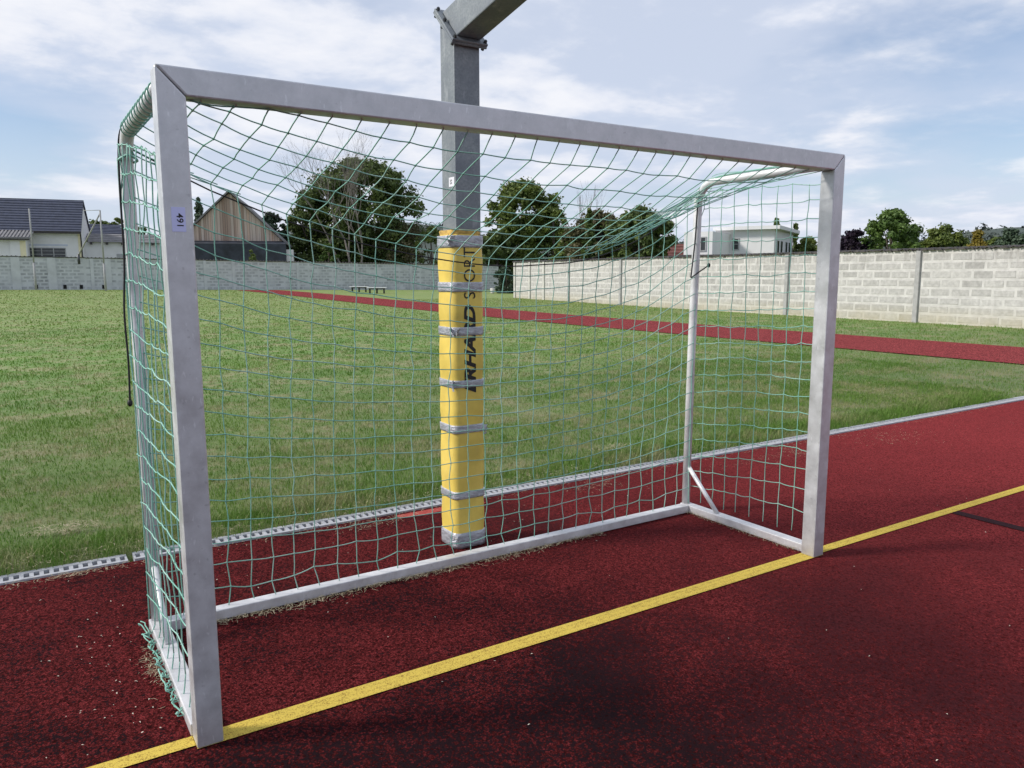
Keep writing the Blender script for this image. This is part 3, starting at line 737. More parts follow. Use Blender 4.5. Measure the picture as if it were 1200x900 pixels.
# far wall, along X at Y = 60
fx0, fx1 = -14.0, 38.0
def far_wall():
    w = empty('block_wall', (fx0, 60, 0), 0, 'weathered grey block wall closing off the far end of the lawn', 'wall')
    n = 26; step = (fx1-fx0)/n
    bm = bmesh.new(); vs = []
    # wall follows the falling ground: built panel by panel
    bw_ = bmesh.new()
    cap = bmesh.new()
    for k in range(n):
        xa, xb = k*step, (k+1)*step; z0 = terr(fx0+(xa+xb)/2, 60)
        box(bm, xa, xb-.001, 0, .22, z0-.3, z0+2.2)
        box(cap, xa, xb-.001, -.06, .28, z0+2.2, z0+2.245)
        for q in range(8):
            px = xa+(q+.5)*step/8
            prism(cap, [(px-.10, -.08, z0+2.215), (px, -.08, z0+2.285), (px+.10, -.08, z0+2.215)], (0, .38, 0))
        for r in range(9):
            z = z0+.13+r*.235; x = xa + .16 + (.25 if r % 2 else 0)
            while x < xb-.18:
                if random.random() < .93:
                    box(bw_, x-.19, x+.19, -.007+jr(.003), .02, z-.07+jr(.01), z+.07+jr(.012))
                x += .49
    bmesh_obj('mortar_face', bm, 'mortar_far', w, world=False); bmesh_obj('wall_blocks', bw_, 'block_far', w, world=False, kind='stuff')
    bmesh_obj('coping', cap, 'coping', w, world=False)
    for x in (-11, -6.4, -1.55, -.2, 1.9, 4.35, 5.3, 8.7, 11.9, 14.0, 19, 24, 29, 34):
        z0 = terr(x, 60); lx = x-fx0
        bm = bmesh.new(); wd = .26 if x in (-.2, 1.9, 5.3) else .11
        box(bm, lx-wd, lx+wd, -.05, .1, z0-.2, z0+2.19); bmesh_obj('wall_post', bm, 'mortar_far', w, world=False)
    for x in (-.05, 2.6, 3.6, 5.0, .9):
        z0 = terr(x, 60); bm = bmesh.new(); box(bm, x-fx0-.1, x-fx0+.1, -.03, .05, z0+.06, z0+.34); bmesh_obj('vent_opening', bm, 'drain_dark', w, world=False)
far_wall()

# ------------------------------------------------------------------ buildings
def win(root, x0, x1, y, z0, z1, nx=2, nz=1, d=.10):
    """a window in a wall facing -y (local): frame, panes set back"""
    fr = bmesh.new(); t = .06
    box(fr, x0, x1, y-d*.4, y+.02, z0, z0+t); box(fr, x0, x1, y-d*.4, y+.02, z1-t, z1)
    for k in range(nx+1):
        xc = x0+t/2+(x1-x0-t)*k/nx; box(fr, xc-t/2, xc+t/2, y-d*.39, y+.019, z0+t, z1-t)
    for k in range(1, nz):
        zc = z0+(z1-z0)*k/nz
        for m in range(nx): box(fr, x0+t+(x1-x0-t)*m/nx, x0+(x1-x0-t)*(m+1)/nx, y-d*.3, y+.018, zc-t/4, zc+t/4)
    o = bmesh_obj('window', fr, 'frame', root, world=False)
    bm = bmesh.new(); box(bm, x0+.01, x1-.01, y-.012, y+.01, z0+.01, z1-.01); bmesh_obj('pane', bm, 'glass', o, world=False)
    return o
def tiled_slope(bm, x0, x1, y0, z0, y1, z1, n, th=.05):
    """stepped courses of roof tiles from eave (y0,z0) up to ridge (y1,z1)"""
    for k in range(n):
        a, b = k/n, (k+1.12)/n
        ya, za, yb, zb = y0+(y1-y0)*a, z0+(z1-z0)*a, y0+(y1-y0)*b, z0+(z1-z0)*b
        hexa(bm, [(x0,ya,za),(x1,ya,za),(x1,yb,zb-th),(x0,yb,zb-th),(x0,ya,za+th*1.6),(x1,ya,za+th*1.6),(x1,yb,zb+th*.2),(x0,yb,zb+th*.2)])
# long house on the left
d1 = 60.; p = at(97, d1); kx = d1/FPX
hs = empty('house', (p[0], p[1], .5), math.radians(-10), 'white house with a long dark tiled roof behind the far wall', 'house')
zg = .5
def z1(py, d=d1): return hz(py, d)-zg
bm = bmesh.new(); D = 6.6; ez, rz = z1(268), z1(231.5)
prism(bm, [(-15, 0, -1), (0, 0, -1), (0, 0, ez), (-15, 0, ez)], (0, D, 0))
bmesh_obj('wall', bm, 'plaster', hs, world=False)
bm = bmesh.new(); prism(bm, [(0.0, .02, ez-.001), (0.0, D-.02, ez-.001), (0.0, D*.42, rz-.12)], (-.2, 0, 0)); bmesh_obj('gable', bm, 'plaster', hs, world=False)
bm = bmesh.new(); tiled_slope(bm, -15.2, .12, -.45, ez-.28, D*.42, rz, 13); tiled_slope(bm, -15.2, .12, D+.45, ez-.28, D*.42+.001, rz, 13); bmesh_obj('roof', bm, 'slate', hs, world=False)
bm = bmesh.new(); box(bm, -15.2, .10, -.50, -.42, ez-.36, ez-.18); bmesh_obj('gutter', bm, 'dark_wood', hs, world=False)
win(hs, -3.5, -1.05, 0, z1(301), z1(289.5), 3, 3)
bm = bmesh.new()
for sx in (-3.6, -2.0): box(bm, sx, sx+1.45, -.03, .0, z1(283), z1(272))
bmesh_obj('wall_panel', bm, 'plaster', hs, world=False)
bm = bmesh.new(); box(bm, -3.75, -.9, -.02, .0, z1(287.6), z1(285.6)); bmesh_obj('ledge', bm, 'plaster_blue', hs, world=False)
bm = bmesh.new(); box(bm, -.18, -.02, -.04, -.001, -.5, z1(272)); bmesh_obj('corner_strip', bm, 'cream', hs, world=False)
T = Tubes(); T.add([(.05, -.35, ez-.3), (.04, -.1, ez-.9), (.04, -.08, ez-1.4), (.04, -.08, -.5)], .05, 8); T.build('downpipe', 'dark_wood', hs, world=False)
# annex with a corrugated roof
p = at(37, 57.); d2 = 57.
an = empty('shed', (p[0], p[1], .5), math.radians(-10), 'white lean-to with a corrugated grey roof in front of the long house', 'shed')
za, zbk = hz(278, d2)-.5, hz(265.5, d2)-.5
bm = bmesh.new(); box(bm, -9, -.35, .1, 2.2, -1, za-.1); bmesh_obj('wall', bm, 'plaster', an, world=False)
bm = bmesh.new(); box(bm, -1.25, -.2, -.02, .099, -1, za-.12); bmesh_obj('pillar', bm, 'plaster', an, world=False)
bm = bmesh.new(); box(bm, -.62, -.25, -.03, -.021, -1, za-.2); bmesh_obj('stained_strip', bm, 'cream', an, world=False)
bm = bmesh.new(); n = 40
for k in range(n):
    x = -9+9.1*k/n; w = 9.1/n
    hexa(bm, [(x,-.35,za-.06),(x+w*.55,-.35,za-.06),(x+w*.55,2.25,zbk-.06),(x,2.25,zbk-.06),(x,-.35,za+.06),(x+w*.55,-.35,za+.06),(x+w*.55,2.25,zbk+.06),(x,2.25,zbk+.06)])
    hexa(bm, [(x+w*.55,-.35,za-.06),(x+w,-.35,za-.06),(x+w,2.25,zbk-.06),(x+w*.55,2.25,zbk-.06),(x+w*.55,-.35,za),(x+w,-.35,za),(x+w,2.25,zbk),(x+w*.55,2.25,zbk)])
bmesh_obj('corrugated_roof', bm, 'tile_grey', an, world=False)
bm = bmesh.new(); box(bm, -9, .05, -.32, -.25, za-.16, za-.07); bmesh_obj('fascia', bm, 'dark_wood', an, world=False)
# low white shed between the house and the barn
p = at(100, 62.); d3 = 62.
sh = empty('shed', (p[0], p[1], .5), math.radians(-2), 'low white shed with a grey roof between the long house and the wooden barn', 'shed')
za, zt = hz(282.5, d3)-.5, hz(273.5, d3+3)-.5
bm = bmesh.new(); box(bm, 0, 9.5, 0, 4, -1, za); bmesh_obj('wall', bm, 'plaster', sh, world=False)
bm = bmesh.new(); tiled_slope(bm, .3, 9.8, -.3, za-.02, 2.6, zt, 5, .04); tiled_slope(bm, .3, 9.8, 5.0, za-.02, 2.6, zt, 5, .04); bmesh_obj('roof', bm, 'tile_grey', sh, world=False)
for k in range(9):
    bm = bmesh.new(); x = .45+k*1.12; box(bm, x, x+.16, -.42, -.001, za-.20, za-.03); bmesh_obj('rafter_end', bm, 'dark_wood', sh, world=False)
win(sh, 6.15, 6.95, 0, hz(307, d3)-.5, hz(296, d3)-.5, 1, 2)
bm = bmesh.new(); box(bm, 2.3, 3.4, -.03, -.001, hz(301, d3)-.5, hz(296, d3)-.5); bmesh_obj('dark_panel', bm, 'frame', sh, world=False)
p = at(108, 72.)
s2 = empty('house', (p[0], p[1], .5), 0, 'dark blue roofed house showing just above the low white shed', 'house')
ze, zr_ = hz(273, 72)-.5, hz(262.5, 75)-.5
bm = bmesh.new(); box(bm, 0, 3.4, 0, 6, -1, ze); bmesh_obj('wall', bm, 'plaster', s2, world=False)
bm = bmesh.new(); tiled_slope(bm, -.4, 3.6, -.3, ze-.1, 3, zr_, 7); tiled_slope(bm, -.4, 3.6, 6.3, ze-.1, 3, zr_, 7); bmesh_obj('roof', bm, 'slate', s2, world=False)
# barn with a plank gable
d4 = 66.; p = at(273, d4); k4 = d4/FPX
bn = empty('barn', (p[0], p[1], .4), math.radians(-20), 'wooden barn with a bare plank gable above dark sheeting', 'barn')
zp, ze = hz(225, d4)-.4, hz(282, d4)-.4; hw = 4.3
bm = bmesh.new(); prism(bm, [(-hw, 0, -1), (hw, 0, -1), (hw, 0, ze), (0, 0, zp-.1), (-hw, 0, ze)], (0, 14, 0)); bmesh_obj('wall', bm, 'dark_wood', bn, world=False)
bm = bmesh.new(); x = -hw
while x < hw-.02:
    w = random.uniform(.13, .30); xb = min(hw, x+w-.018)
    zA, zB = ze+(zp-ze)*(1-abs(x)/hw)-.12, ze+(zp-ze)*(1-abs(xb)/hw)-.12
    y_ = -.04+jr(.012)
    if min(zA, zB) > ze-.2:
        hexa(bm, [(x,y_,ze-.15),(xb,y_,ze-.15),(xb,-.002,ze-.15),(x,-.002,ze-.15),(x,y_,zA),(xb,y_,zB),(xb,-.002,zB),(x,-.002,zA)])
    x += w
bmesh_obj('plank_cladding', bm, 'plank', bn, world=False, kind='stuff')
for s in (-1, 1):
    bm = bmesh.new(); e = 1.06
    hexa(bm, [(s*hw*e, -.35, ze-.30), (0, -.35, zp-.03), (0, 14.3, zp-.03), (s*hw*e, 14.3, ze-.30), (s*hw*e, -.35, ze-.14), (0, -.35, zp+.13), (0, 14.3, zp+.13), (s*hw*e, 14.3, ze-.14)])
    bmesh_obj('roof_slope', bm, 'tile_grey', bn, world=False)
bm = bmesh.new(); hexa(bm, [(-hw-.3,-1.0,-1),(hw+.15,-1.0,-1),(hw+.15,-.05,-1),(-hw-.3,-.05,-1),(-hw-.3,-1.0,ze-.25),(hw+.15,-1.0,ze-.25),(hw+.15,-.05,ze+.02),(-hw-.3,-.05,ze+.02)]); bmesh_obj('dark_sheeting', bm, 'tarp', bn, world=False)
bm = bmesh.new(); box(bm, hw+.16, hw+.7, -.6, 1, -1, ze-.7); bmesh_obj('white_corner', bm, 'plaster', bn, world=False)
# modern house behind the right wall
d5 = 46.; p = at(855, d5); zg5 = .1
mh = empty('house', (p[0], p[1], zg5), math.radians(-62), 'modern white flat roofed house behind the right wall', 'house')
def zz5(py, d=d5): return hz(py, d)-zg5
# local -y face looks at the field; local x runs to the right
ca, sa = math.cos(math.radians(-62)), math.sin(math.radians(-62))
zt = zz5(271); k5 = d5/FPX
bm = bmesh.new(); box(bm, -.9, 2.5, 0, 5.9, -1, zt); bmesh_obj('main_block', bm, 'plaster', mh, world=False)
bm = bmesh.new(); box(bm, -.95, 2.85, -.4, 6.3, zt+.002, zt+.20); bmesh_obj('roof_slab', bm, 'plaster', mh, world=False)
bm = bmesh.new(); box(bm, -1.62, -.02, -3.9, -.001, -1, zz5(270.5)-.25); bmesh_obj('front_block', bm, 'plaster', mh, world=False)
win(mh, -1.0, -.35, -3.9, zz5(297), zz5(281), 2, 1)
f_ = win(mh, .12, .52, 0, zz5(294), zz5(280), 1, 2)
bm = bmesh.new(); box(bm, -1.5, 1.4, -5.0, -4.2, -1, zz5(296)-.25); bmesh_obj('terrace_wall', bm, 'dark_wood', mh, world=False)
for k in range(4):       # slit windows in the shaded end wall
    yy = 1.1 + k*1.05 + (.5 if k > 1 else 0)
    bm = bmesh.new(); box(bm, 2.48, 2.53, yy-.24, yy+.24, zz5(299), zz5(283)); f_ = bmesh_obj('window', bm, 'frame', mh, world=False)
    bm = bmesh.new(); box(bm, 2.535, 2.545, yy-.20, yy+.20, zz5(298.6), zz5(283.4)); bmesh_obj('pane', bm, 'glass', f_, world=False)
d6 = 60.; p = at(783, d6)
rh = empty('house', (p[0], p[1], .1), math.radians(-40), 'red tiled roof showing low beside the modern house', 'house')
MT['red_tile'] = simple('red_roof_tile', (0.15, 0.055, 0.045), 0.8, var=0.25, scale=3)
bm = bmesh.new(); box(bm, -3, 1.2, 0, 5, -1, 2.3); bmesh_obj('wall', bm, 'plaster', rh, world=False)
bm = bmesh.new(); tiled_slope(bm, -3.3, 1.5, -.3, 2.2, 2.5, 3.75, 6); tiled_slope(bm, -3.3, 1.5, 5.3, 2.2, 2.5, 3.75, 6); bmesh_obj('roof', bm, 'red_tile', rh, world=False)

# ball-stop poles before the far wall
def net_pole(px, top, label, brace=None, dpt=51.5):
    x, y = at(px, dpt); z0 = terr(x, y); zt = hz(top, dpt)
    o = empty('net_pole', (x, y, z0), 0, label, 'pole', 'ball stop poles by the far wall')
    T = Tubes(); T.add([(x, y, z0-.2), (x, y, z0+1.8)], .075, 10); T.add([(x, y, z0+1.8), (x, y, zt)], .05, 10); T.build('pole', 'post', o)
    if brace:
        bx, by = at(brace[0], dpt+1.5); T = Tubes(); T.add([(x, y, zt-.2), (bx, by, hz(brace[1], dpt+1.5))], .045, 8); T.build('brace', 'post', o)
        T = Tubes(); q = at(103, dpt); T.add([(x, y, zt), (q[0], q[1], zt-.02)], .02, 6); T.build('top_wire', 'post', o)
        T = Tubes(); q = at(93, dpt+1.5); T.add([(q[0], q[1], hz(308, dpt)), (q[0], q[1], hz(296, dpt))], .09, 6); T.build('bracket', 'steel_dark', o)
net_pole(40, 244, 'plain thin ball stop pole in front of the long dark roof')
net_pole(122, 246, 'thin ball stop pole propped by a slanting brace', (93, 298))

# benches, bucket
def bench(px, py, depth, label, rz):
    x, y = at(px, depth); z0 = terr(x, y)
    o = empty('bench', (x, y, z0), rz, label, 'bench', 'low benches by the running track')
    bm = bmesh.new(); box(bm, -.66, .66, -.3, .3, .36, .41); bevel(bm, .008, 1); bmesh_obj('seat', bm, 'plaster', o, world=False)
    for sx in (-.48, 0, .48):
        bm = bmesh.new(); box(bm, sx-.035, sx+.035, -.2, .2, 0, .358); bmesh_obj('leg', bm, 'dark_wood', o, world=False)
    bm = bmesh.new(); box(bm, -.42, .42, -.02, .02, .28, .345); bmesh_obj('rail', bm, 'dark_wood', o, world=False)
bench(420, 341, 55.5, 'low white topped bench on dark legs, the left one of two', math.radians(-28))
bench(441, 343, 52.5, 'low white topped bench on dark legs, the right one nearer the mast', math.radians(-30))
x, y = at(577, 55.); z0 = terr(x, y)
T = Tubes(); T.add([(x, y, z0), (x, y, z0+.05), (x, y, z0+.38), (x, y, z0+.385)], [.12, .13, .17, .15], 14)
o = T.build('bucket', 'post_pale', None); tag(o, 'small pale bucket on the grass beside the dark bush', 'bucket')

# ------------------------------------------------------------------ trees
def leaves(name, cl, n, size, mat, parent, flat=0.75, seed=0, kind=None):
    """cl: clumps (x,y,z,r); n leaves spread through each"""
    rng = np.random.default_rng(seed); cl = np.array(cl, float)
    w = cl[:,3]**2; w = w/w.sum(); idx = rng.choice(len(cl), n, p=w)
    d = rng.normal(size=(n,3)); d /= np.linalg.norm(d, axis=1)[:,None]
    rad = rng.random(n)**0.45*np.where(rng.random(n) < .12, 1.55, 1.0)
    c = cl[idx,:3] + d*(cl[idx,3]*rad)[:,None]*np.array([1,1,flat])
    nr = d*0.6 + rng.normal(size=(n,3))*0.55 + np.array([0,0,.35]); nr /= np.linalg.norm(nr, axis=1)[:,None]
    a = np.cross(nr, rng.normal(size=(n,3))); a /= np.linalg.norm(a, axis=1)[:,None]; b = np.cross(nr, a)
    s = size*(0.6+0.8*rng.random(n))[:,None]
    v = np.stack([c+a*s, c+b*s*.55, c-a*s*.8, c-b*s*.5], 1).reshape(-1,3)
    v[1::4] += nr*s*.15
    loops = np.arange(4*n); me = np_mesh(name, v, loops, np.arange(n)*4)
    return link(name, me, mat, parent, False, True, kind)
def branchy(T, p, d, L, r, depth, rng, spread=.55, up=.12):
    q = [p]; dd = d
    for k in range(3):
        dd = (dd + Vector((rng.uniform(-.2,.2), rng.uniform(-.2,.2), rng.uniform(-.1,.2)+up*.5))).normalized(); q.append(q[-1]+dd*L/3)
    T.add(q, [r, r*.85, r*.7, r*.55], 5 if depth > 1 else 3, cap=False)
    if depth > 0:
        for k in range(rng.choice((2, 3, 3))):
            nd = (dd + Vector((rng.uniform(-1,1), rng.uniform(-1,1), rng.uniform(-.5,.8)))*spread).normalized()
            branchy(T, q[-1-(k > 1)], nd, L*rng.uniform(.6,.82), r*.55, depth-1, rng, spread, up)
def tree(name, label, x, y, h, w, mat, n=7000, size=.2, ncl=70, shape='round', base=.12, seed=1, group=None, deep=None, trunk='bark', bark_n=5, cat='tree', zg=None):
    rng = random.Random(seed); z0 = terr(x, y) if zg is None else zg
    o = empty(name, (x, y, z0), 0, label, cat, group); deep = deep or w
    T = Tubes(); ht = h*.5
    T.add([(x, y, z0-.2), (x+rng.uniform(-.1,.1), y, z0+ht*.4), (x+rng.uniform(-.2,.2), y, z0+ht), (x, y, z0+h*.8)], [.05*h*.6, .035*h*.6, .025*h*.6, .008*h], 8)
    n = int(n*1.9); size *= .74; ncl = int(ncl*2.1)
    cl = []
    for k in range(ncl):
        t = rng.random()**.8
        if shape == 'cone':
            zc = h*(base+(1-base)*t*.98); rr = (w/2)*(1-t)*rng.uniform(.35, .95); r = max(.12, w*.17*(1-.75*t))
        elif shape == 'column':
            zc = h*(base+(1-base)*t*.97); rr = (w/2)*(1-t*.35)*rng.uniform(.1,.8)*(1 if t < .85 else .5); r = w*.2
        else:
            u = rng.uniform(-1, 1); u = math.copysign(abs(u)**.8, u); zc = h*(base+(1-base)*(.5+.5*u)*.94)
            prof = math.sqrt(max(0, 1-(abs(u)**2.3))) if u > 0 else 1-.25*u*u
            rr = (w/2)*max(.14, prof)*math.sqrt(rng.uniform(.05, 1.0)); r = w*rng.uniform(.055, .125)
        a = rng.uniform(0, 2*PI)
        cl.append((x+rr*math.cos(a), y+rr*math.sin(a)*deep/w, z0+zc, r))
    for k in range(bark_n):
        c = rng.choice(cl); m = Vector((x, y, z0+ht*rng.uniform(.4, 1.1)))
        e = Vector(c[:3]); T.add([m, m.lerp(e, .5)+Vector((0,0,.04*h)), e], [.012*h, .008*h, .003*h], 5)
    T.build('trunk', trunk, o)
    leaves('crown', cl, n, size, mat, o, seed=seed)
    return o
def tpx(px, depth, top, wpx, zg=None):
    x, y = at(px, depth); z0 = terr(x, y) if zg is None else zg
    return x, y, hz(top, depth)-z0, wpx*depth/FPX
GB = 'trees behind the walls'
# big mixed tree left of the mast: dark crown with bare limbs standing in and above it
x, y, h, w = tpx(424, 78, 186, 132)
bt = tree('big_tree', 'big dark tree with bare grey limbs left of the mast', x, y, h, w, 'leaf_dark', 24000, .27, 120, 'round', .05, 3, GB)
T = Tubes(); rg = random.Random(5)
for px, dp, lean, s in ((415, 70.0, -.30, 1.05), (420, 70.4, .05, .95), (408, 70.8, -.55, 1.0)):
    q = at(px, dp); branchy(T, Vector((q[0], q[1], .3)), Vector((lean*R_.x, lean*R_.y, 1)).normalized(), 4.3*s, .13*s, 6, rg, .62, .10)
T.build('bare_limbs', 'dead_bark', bt)
x, y, h, w = tpx(366, 76, 226, 62); tree('leafy_tree', 'bushy dark tree at the left foot of the big bare limbed one', x, y, h, w, 'leaf_dark', 8000, .24, 60, 'round', .03, 8, GB)
x, y, h, w = tpx(465, 77, 262, 86); tree('leafy_tree', 'low brownish bush tree between the big tree and the mast', x, y, h, w, 'leaf_olive', 7000, .2, 60, 'round', .0, 9, GB)
x, y, h, w = tpx(320, 76, 247, 42); tree('leafy_tree', 'dark tree rising behind the right slope of the barn roof', x, y, h, w, 'leaf_conifer', 5000, .25, 45, 'round', .05, 10, GB)
x, y, h, w = tpx(237, 78, 230, 26); tree('conifer', 'pointed dark conifer behind the left slope of the barn roof', x, y, h, w*1.4, 'leaf_conifer', 4000, .25, 60, 'cone', .1, 11, GB)
x, y, h, w = tpx(385, 70, 283, 26); tree('shrub', 'small yellow green shrub just above the far wall at the big tree', x, y, h, w, 'leaf_fresh', 1500, .14, 24, 'round', .0, 12, None, cat='shrub')
x, y, h, w = tpx(296, 61.5, 292, 12); tree('shrub', 'tiny olive shrub against the dark barn sheeting', x, y, h, w, 'leaf_mid', 700, .12, 14, 'column', .0, 13, None, cat='shrub')
x, y, h, w = tpx(120, 82, 256, 40); tree('leafy_tree', 'small dark tree beside the gable of the long house', x, y, h, w, 'leaf_dark', 3500, .25, 40, 'round', .05, 14, GB)
x, y, h, w = tpx(140, 80, 252, 24); tree('leafy_tree', 'loose thin tree above the low shed by the left goal tube', x, y, h, w*1.1, 'leaf_mid', 2200, .2, 36, 'round', .1, 15, GB)
x, y, h, w = tpx(166, 80, 262, 34); tree('leafy_tree', 'dark tree above the low shed seen through the left side net', x, y, h, w, 'leaf_dark', 2600, .24, 36, 'round', .05, 16, GB)
x, y, h, w = tpx(505, 75, 262, 40); tree('leafy_tree', 'thin leafy tree close against the left of the mast', x, y, h, w, 'leaf_mid', 2400, .15, 40, 'round', .0, 17, GB)
# right of the mast
x, y, h, w = tpx(612, 84, 213, 92); tree('leafy_tree', 'tall leafy tree just right of the yellow mast padding', x, y, h, w, 'leaf_mid', 17000, .28, 80, 'round', .03, 18, GB)
x, y, h, w = tpx(648, 82, 240, 52); tree('leafy_tree', 'yellowish green tree leaning on the tall one right of the mast', x, y, h, w, 'leaf_mid', 7500, .2, 50, 'round', .0, 19, GB)
x, y, h, w = tpx(700, 62, 248, 84); tree('leafy_tree', 'broad brownish tree over the end of the right wall', x, y, h, w, 'leaf_olive', 9000, .22, 60, 'round', .0, 20, GB)
x, y, h, w = tpx(748, 58, 243, 84); tree('leafy_tree', 'broad dark tree behind the gathered net corner', x, y, h, w, 'leaf_dark', 12000, .22, 70, 'round', .0, 21, GB)
x, y, h, w = tpx(690, 60, 244, 34); tree('conifer', 'dark pointed tree standing between the two broad ones', x, y, h, w, 'leaf_dark', 4000, .2, 40, 'cone', .1, 22, GB)
x, y, h, w = tpx(582, 80, 268, 50); tree('shrub', 'dark thicket directly behind the mast padding', x, y, h, w, 'leaf_dark', 5000, .22, 44, 'round', .0, 23, None, cat='shrub')
x, y, h, w = tpx(672, 64, 272, 56); tree('shrub', 'low green thicket at the foot of the bare thin tree', x, y, h, w, 'leaf_mid', 4200, .2, 44, 'round', .0, 37, None, cat='shrub')
x, y, h, w = tpx(722, 66, 262, 110); tree('leafy_tree', 'low dark mass of trees closing the gap over the right wall', x, y, h, w, 'leaf_dark', 9000, .24, 70, 'round', .0, 38, GB)
x, y, h, w = tpx(592, 56.5, 312, 26); tree('shrub', 'dark round bush on the grass at the end of the right wall', x, y, h, w, 'leaf_conifer', 2600, .13, 30, 'round', .0, 24, None, cat='shrub')
x, y = at(672, 66); T = Tubes(); rg = random.Random(9); o = empty('bare_tree', (x, y, terr(x, y)), 0, 'bare thin branched tree in the gap right of the tall leafy tree', 'tree')
branchy(T, Vector((x, y, terr(x, y))), Vector((0,0,1)), 3.0, .1, 5, rg, .45, .35); T.build('branches', 'dead_bark', o)
# over the right wall
x, y, h, w = tpx(908, 58, 256, 20); tree('conifer', 'small pointed treetop above the roof of the modern house', x, y, h, w, 'leaf_fresh', 1500, .2, 30, 'cone', .3, 25, GB)
x, y, h, w = tpx(930, 58, 263, 16); tree('conifer', 'small dark treetop at the right end of the modern house roof', x, y, h, w, 'leaf_dark', 1300, .2, 30, 'cone', .2, 26, GB)
x, y, h, w = tpx(945, 50, 276, 34); tree('leafy_tree', 'bushy green tree between the modern house and the right post', x, y, h, w, 'leaf_mid', 4500, .17, 44, 'round', .0, 27, GB)
x, y, h, w = tpx(999, 44, 268, 40); tree('leafy_tree', 'dark purple leaved tree right of the goal post', x, y, h, w, 'leaf_purple', 8000, .14, 50, 'round', .0, 28, GB)
x, y, h, w = tpx(1043, 43, 245, 64); tree('leafy_tree', 'bright green loose crowned tree over the right wall', x, y, h, w, 'leaf_fresh', 9500, .14, 75, 'round', .0, 29, GB)
x, y, h, w = tpx(1022, 46, 272, 30); tree('shrub', 'pale green shrub between the purple and the bright green tree', x, y, h, w, 'leaf_fresh', 2200, .14, 30, 'round', .0, 36, None, cat='shrub')
x, y, h, w = tpx(1103, 45, 263, 54); tree('leafy_tree', 'rounded dark green tree over the right wall', x, y, h, w, 'leaf_mid', 8500, .14, 60, 'round', .0, 30, GB)
x, y, h, w = tpx(1144, 42, 271, 22); tree('shrub', 'small yellow autumn shrub over the right wall', x, y, h, w*1.05, 'leaf_yellow', 2600, .11, 34, 'column', .0, 31, None, cat='shrub')
x, y, h, w = tpx(1131, 46, 283, 18); tree('shrub', 'olive shrub between the rounded tree and the yellow shrub', x, y, h, w, 'leaf_fresh', 1400, .12, 20, 'round', .0, 32, None, cat='shrub')
x, y, h, w = tpx(1182, 44, 268, 52); tree('leafy_tree', 'grey green tree over the wall at the right edge', x, y, h, w, 'leaf_conifer', 6000, .14, 50, 'round', .0, 33, GB)
x, y, h, w = tpx(1230, 43, 266, 60); tree('leafy_tree', 'broad tree over the wall just past the right edge', x, y, h, w, 'leaf_mid', 6000, .14, 50, 'round', .0, 34, GB)
x, y, h, w = tpx(-30, 84, 262, 60); tree('leafy_tree', 'dark tree behind the long roof at the left edge', x, y, h, w, 'leaf_dark', 3000, .25, 40, 'round', .05, 35, GB)
for k, (px, top, wd, mt, lb) in enumerate(((985, 280, 30, 'leaf_purple', 'low purple bush touching the right goal post'), (1020, 284, 40, 'leaf_mid', 'low green bush filling the foot of the bright green tree'), (1066, 276, 40, 'leaf_fresh', 'green bush at the right foot of the bright green tree'),
        (1088, 280, 36, 'leaf_mid', 'dark bush at the left foot of the rounded tree'), (1125, 280, 40, 'leaf_mid', 'dark bush at the right foot of the rounded tree'), (1162, 278, 40, 'leaf_mid', 'green bush just right of the yellow shrub'), (1196, 277, 40, 'leaf_conifer', 'grey green bush at the right edge over the wall'), (955, 284, 40, 'leaf_mid', 'low bush showing between the house and the right post'))):
    x, y, h, w = tpx(px, 47+k%3, top, wd); tree('shrub', lb, x, y, h, w, mt, 3600, .15, 40, 'round', .0, 60+k, None, cat='shrub')
# wooded ridge far behind the right wall
v = []; f = []; na = 60
for k in range(na+1):
    a = math.radians(-40+170*k/na)
    hh = 25*(0.75+.25*math.sin(k*.31+1))+3*math.sin(k*.9)
    for dist, z in ((260, -1), (330, hh*.55), (400, hh), (600, hh*.9), (900, -2)):
        v.append((dist*math.sin(a), dist*math.cos(a), z))
for k in range(na):
    for q in range(4): f.append((k*5+q, (k+1)*5+q, (k+1)*5+q+1, k*5+q+1))
arr_obj('hill', v, f, 'hill', None, True, True, 'structure')
rg = random.Random(4); cl = []
for k in range(2600):
    a = math.radians(rg.uniform(-40, 130)); t = rg.random(); dist = 330+80*t; kk = (math.degrees(a)+40)/170*na
    hh = 25*(0.75+.25*math.sin(kk*.31+1))+3*math.sin(kk*.9)
    cl.append((dist*math.sin(a), dist*math.cos(a), hh*(.55+.45*t)+rg.uniform(-1, 1.6), rg.uniform(1.5, 3.0)))
leaves('far_woods', cl, 42000, 1.0, 'far_leaf', None, .9, 44, 'stuff')

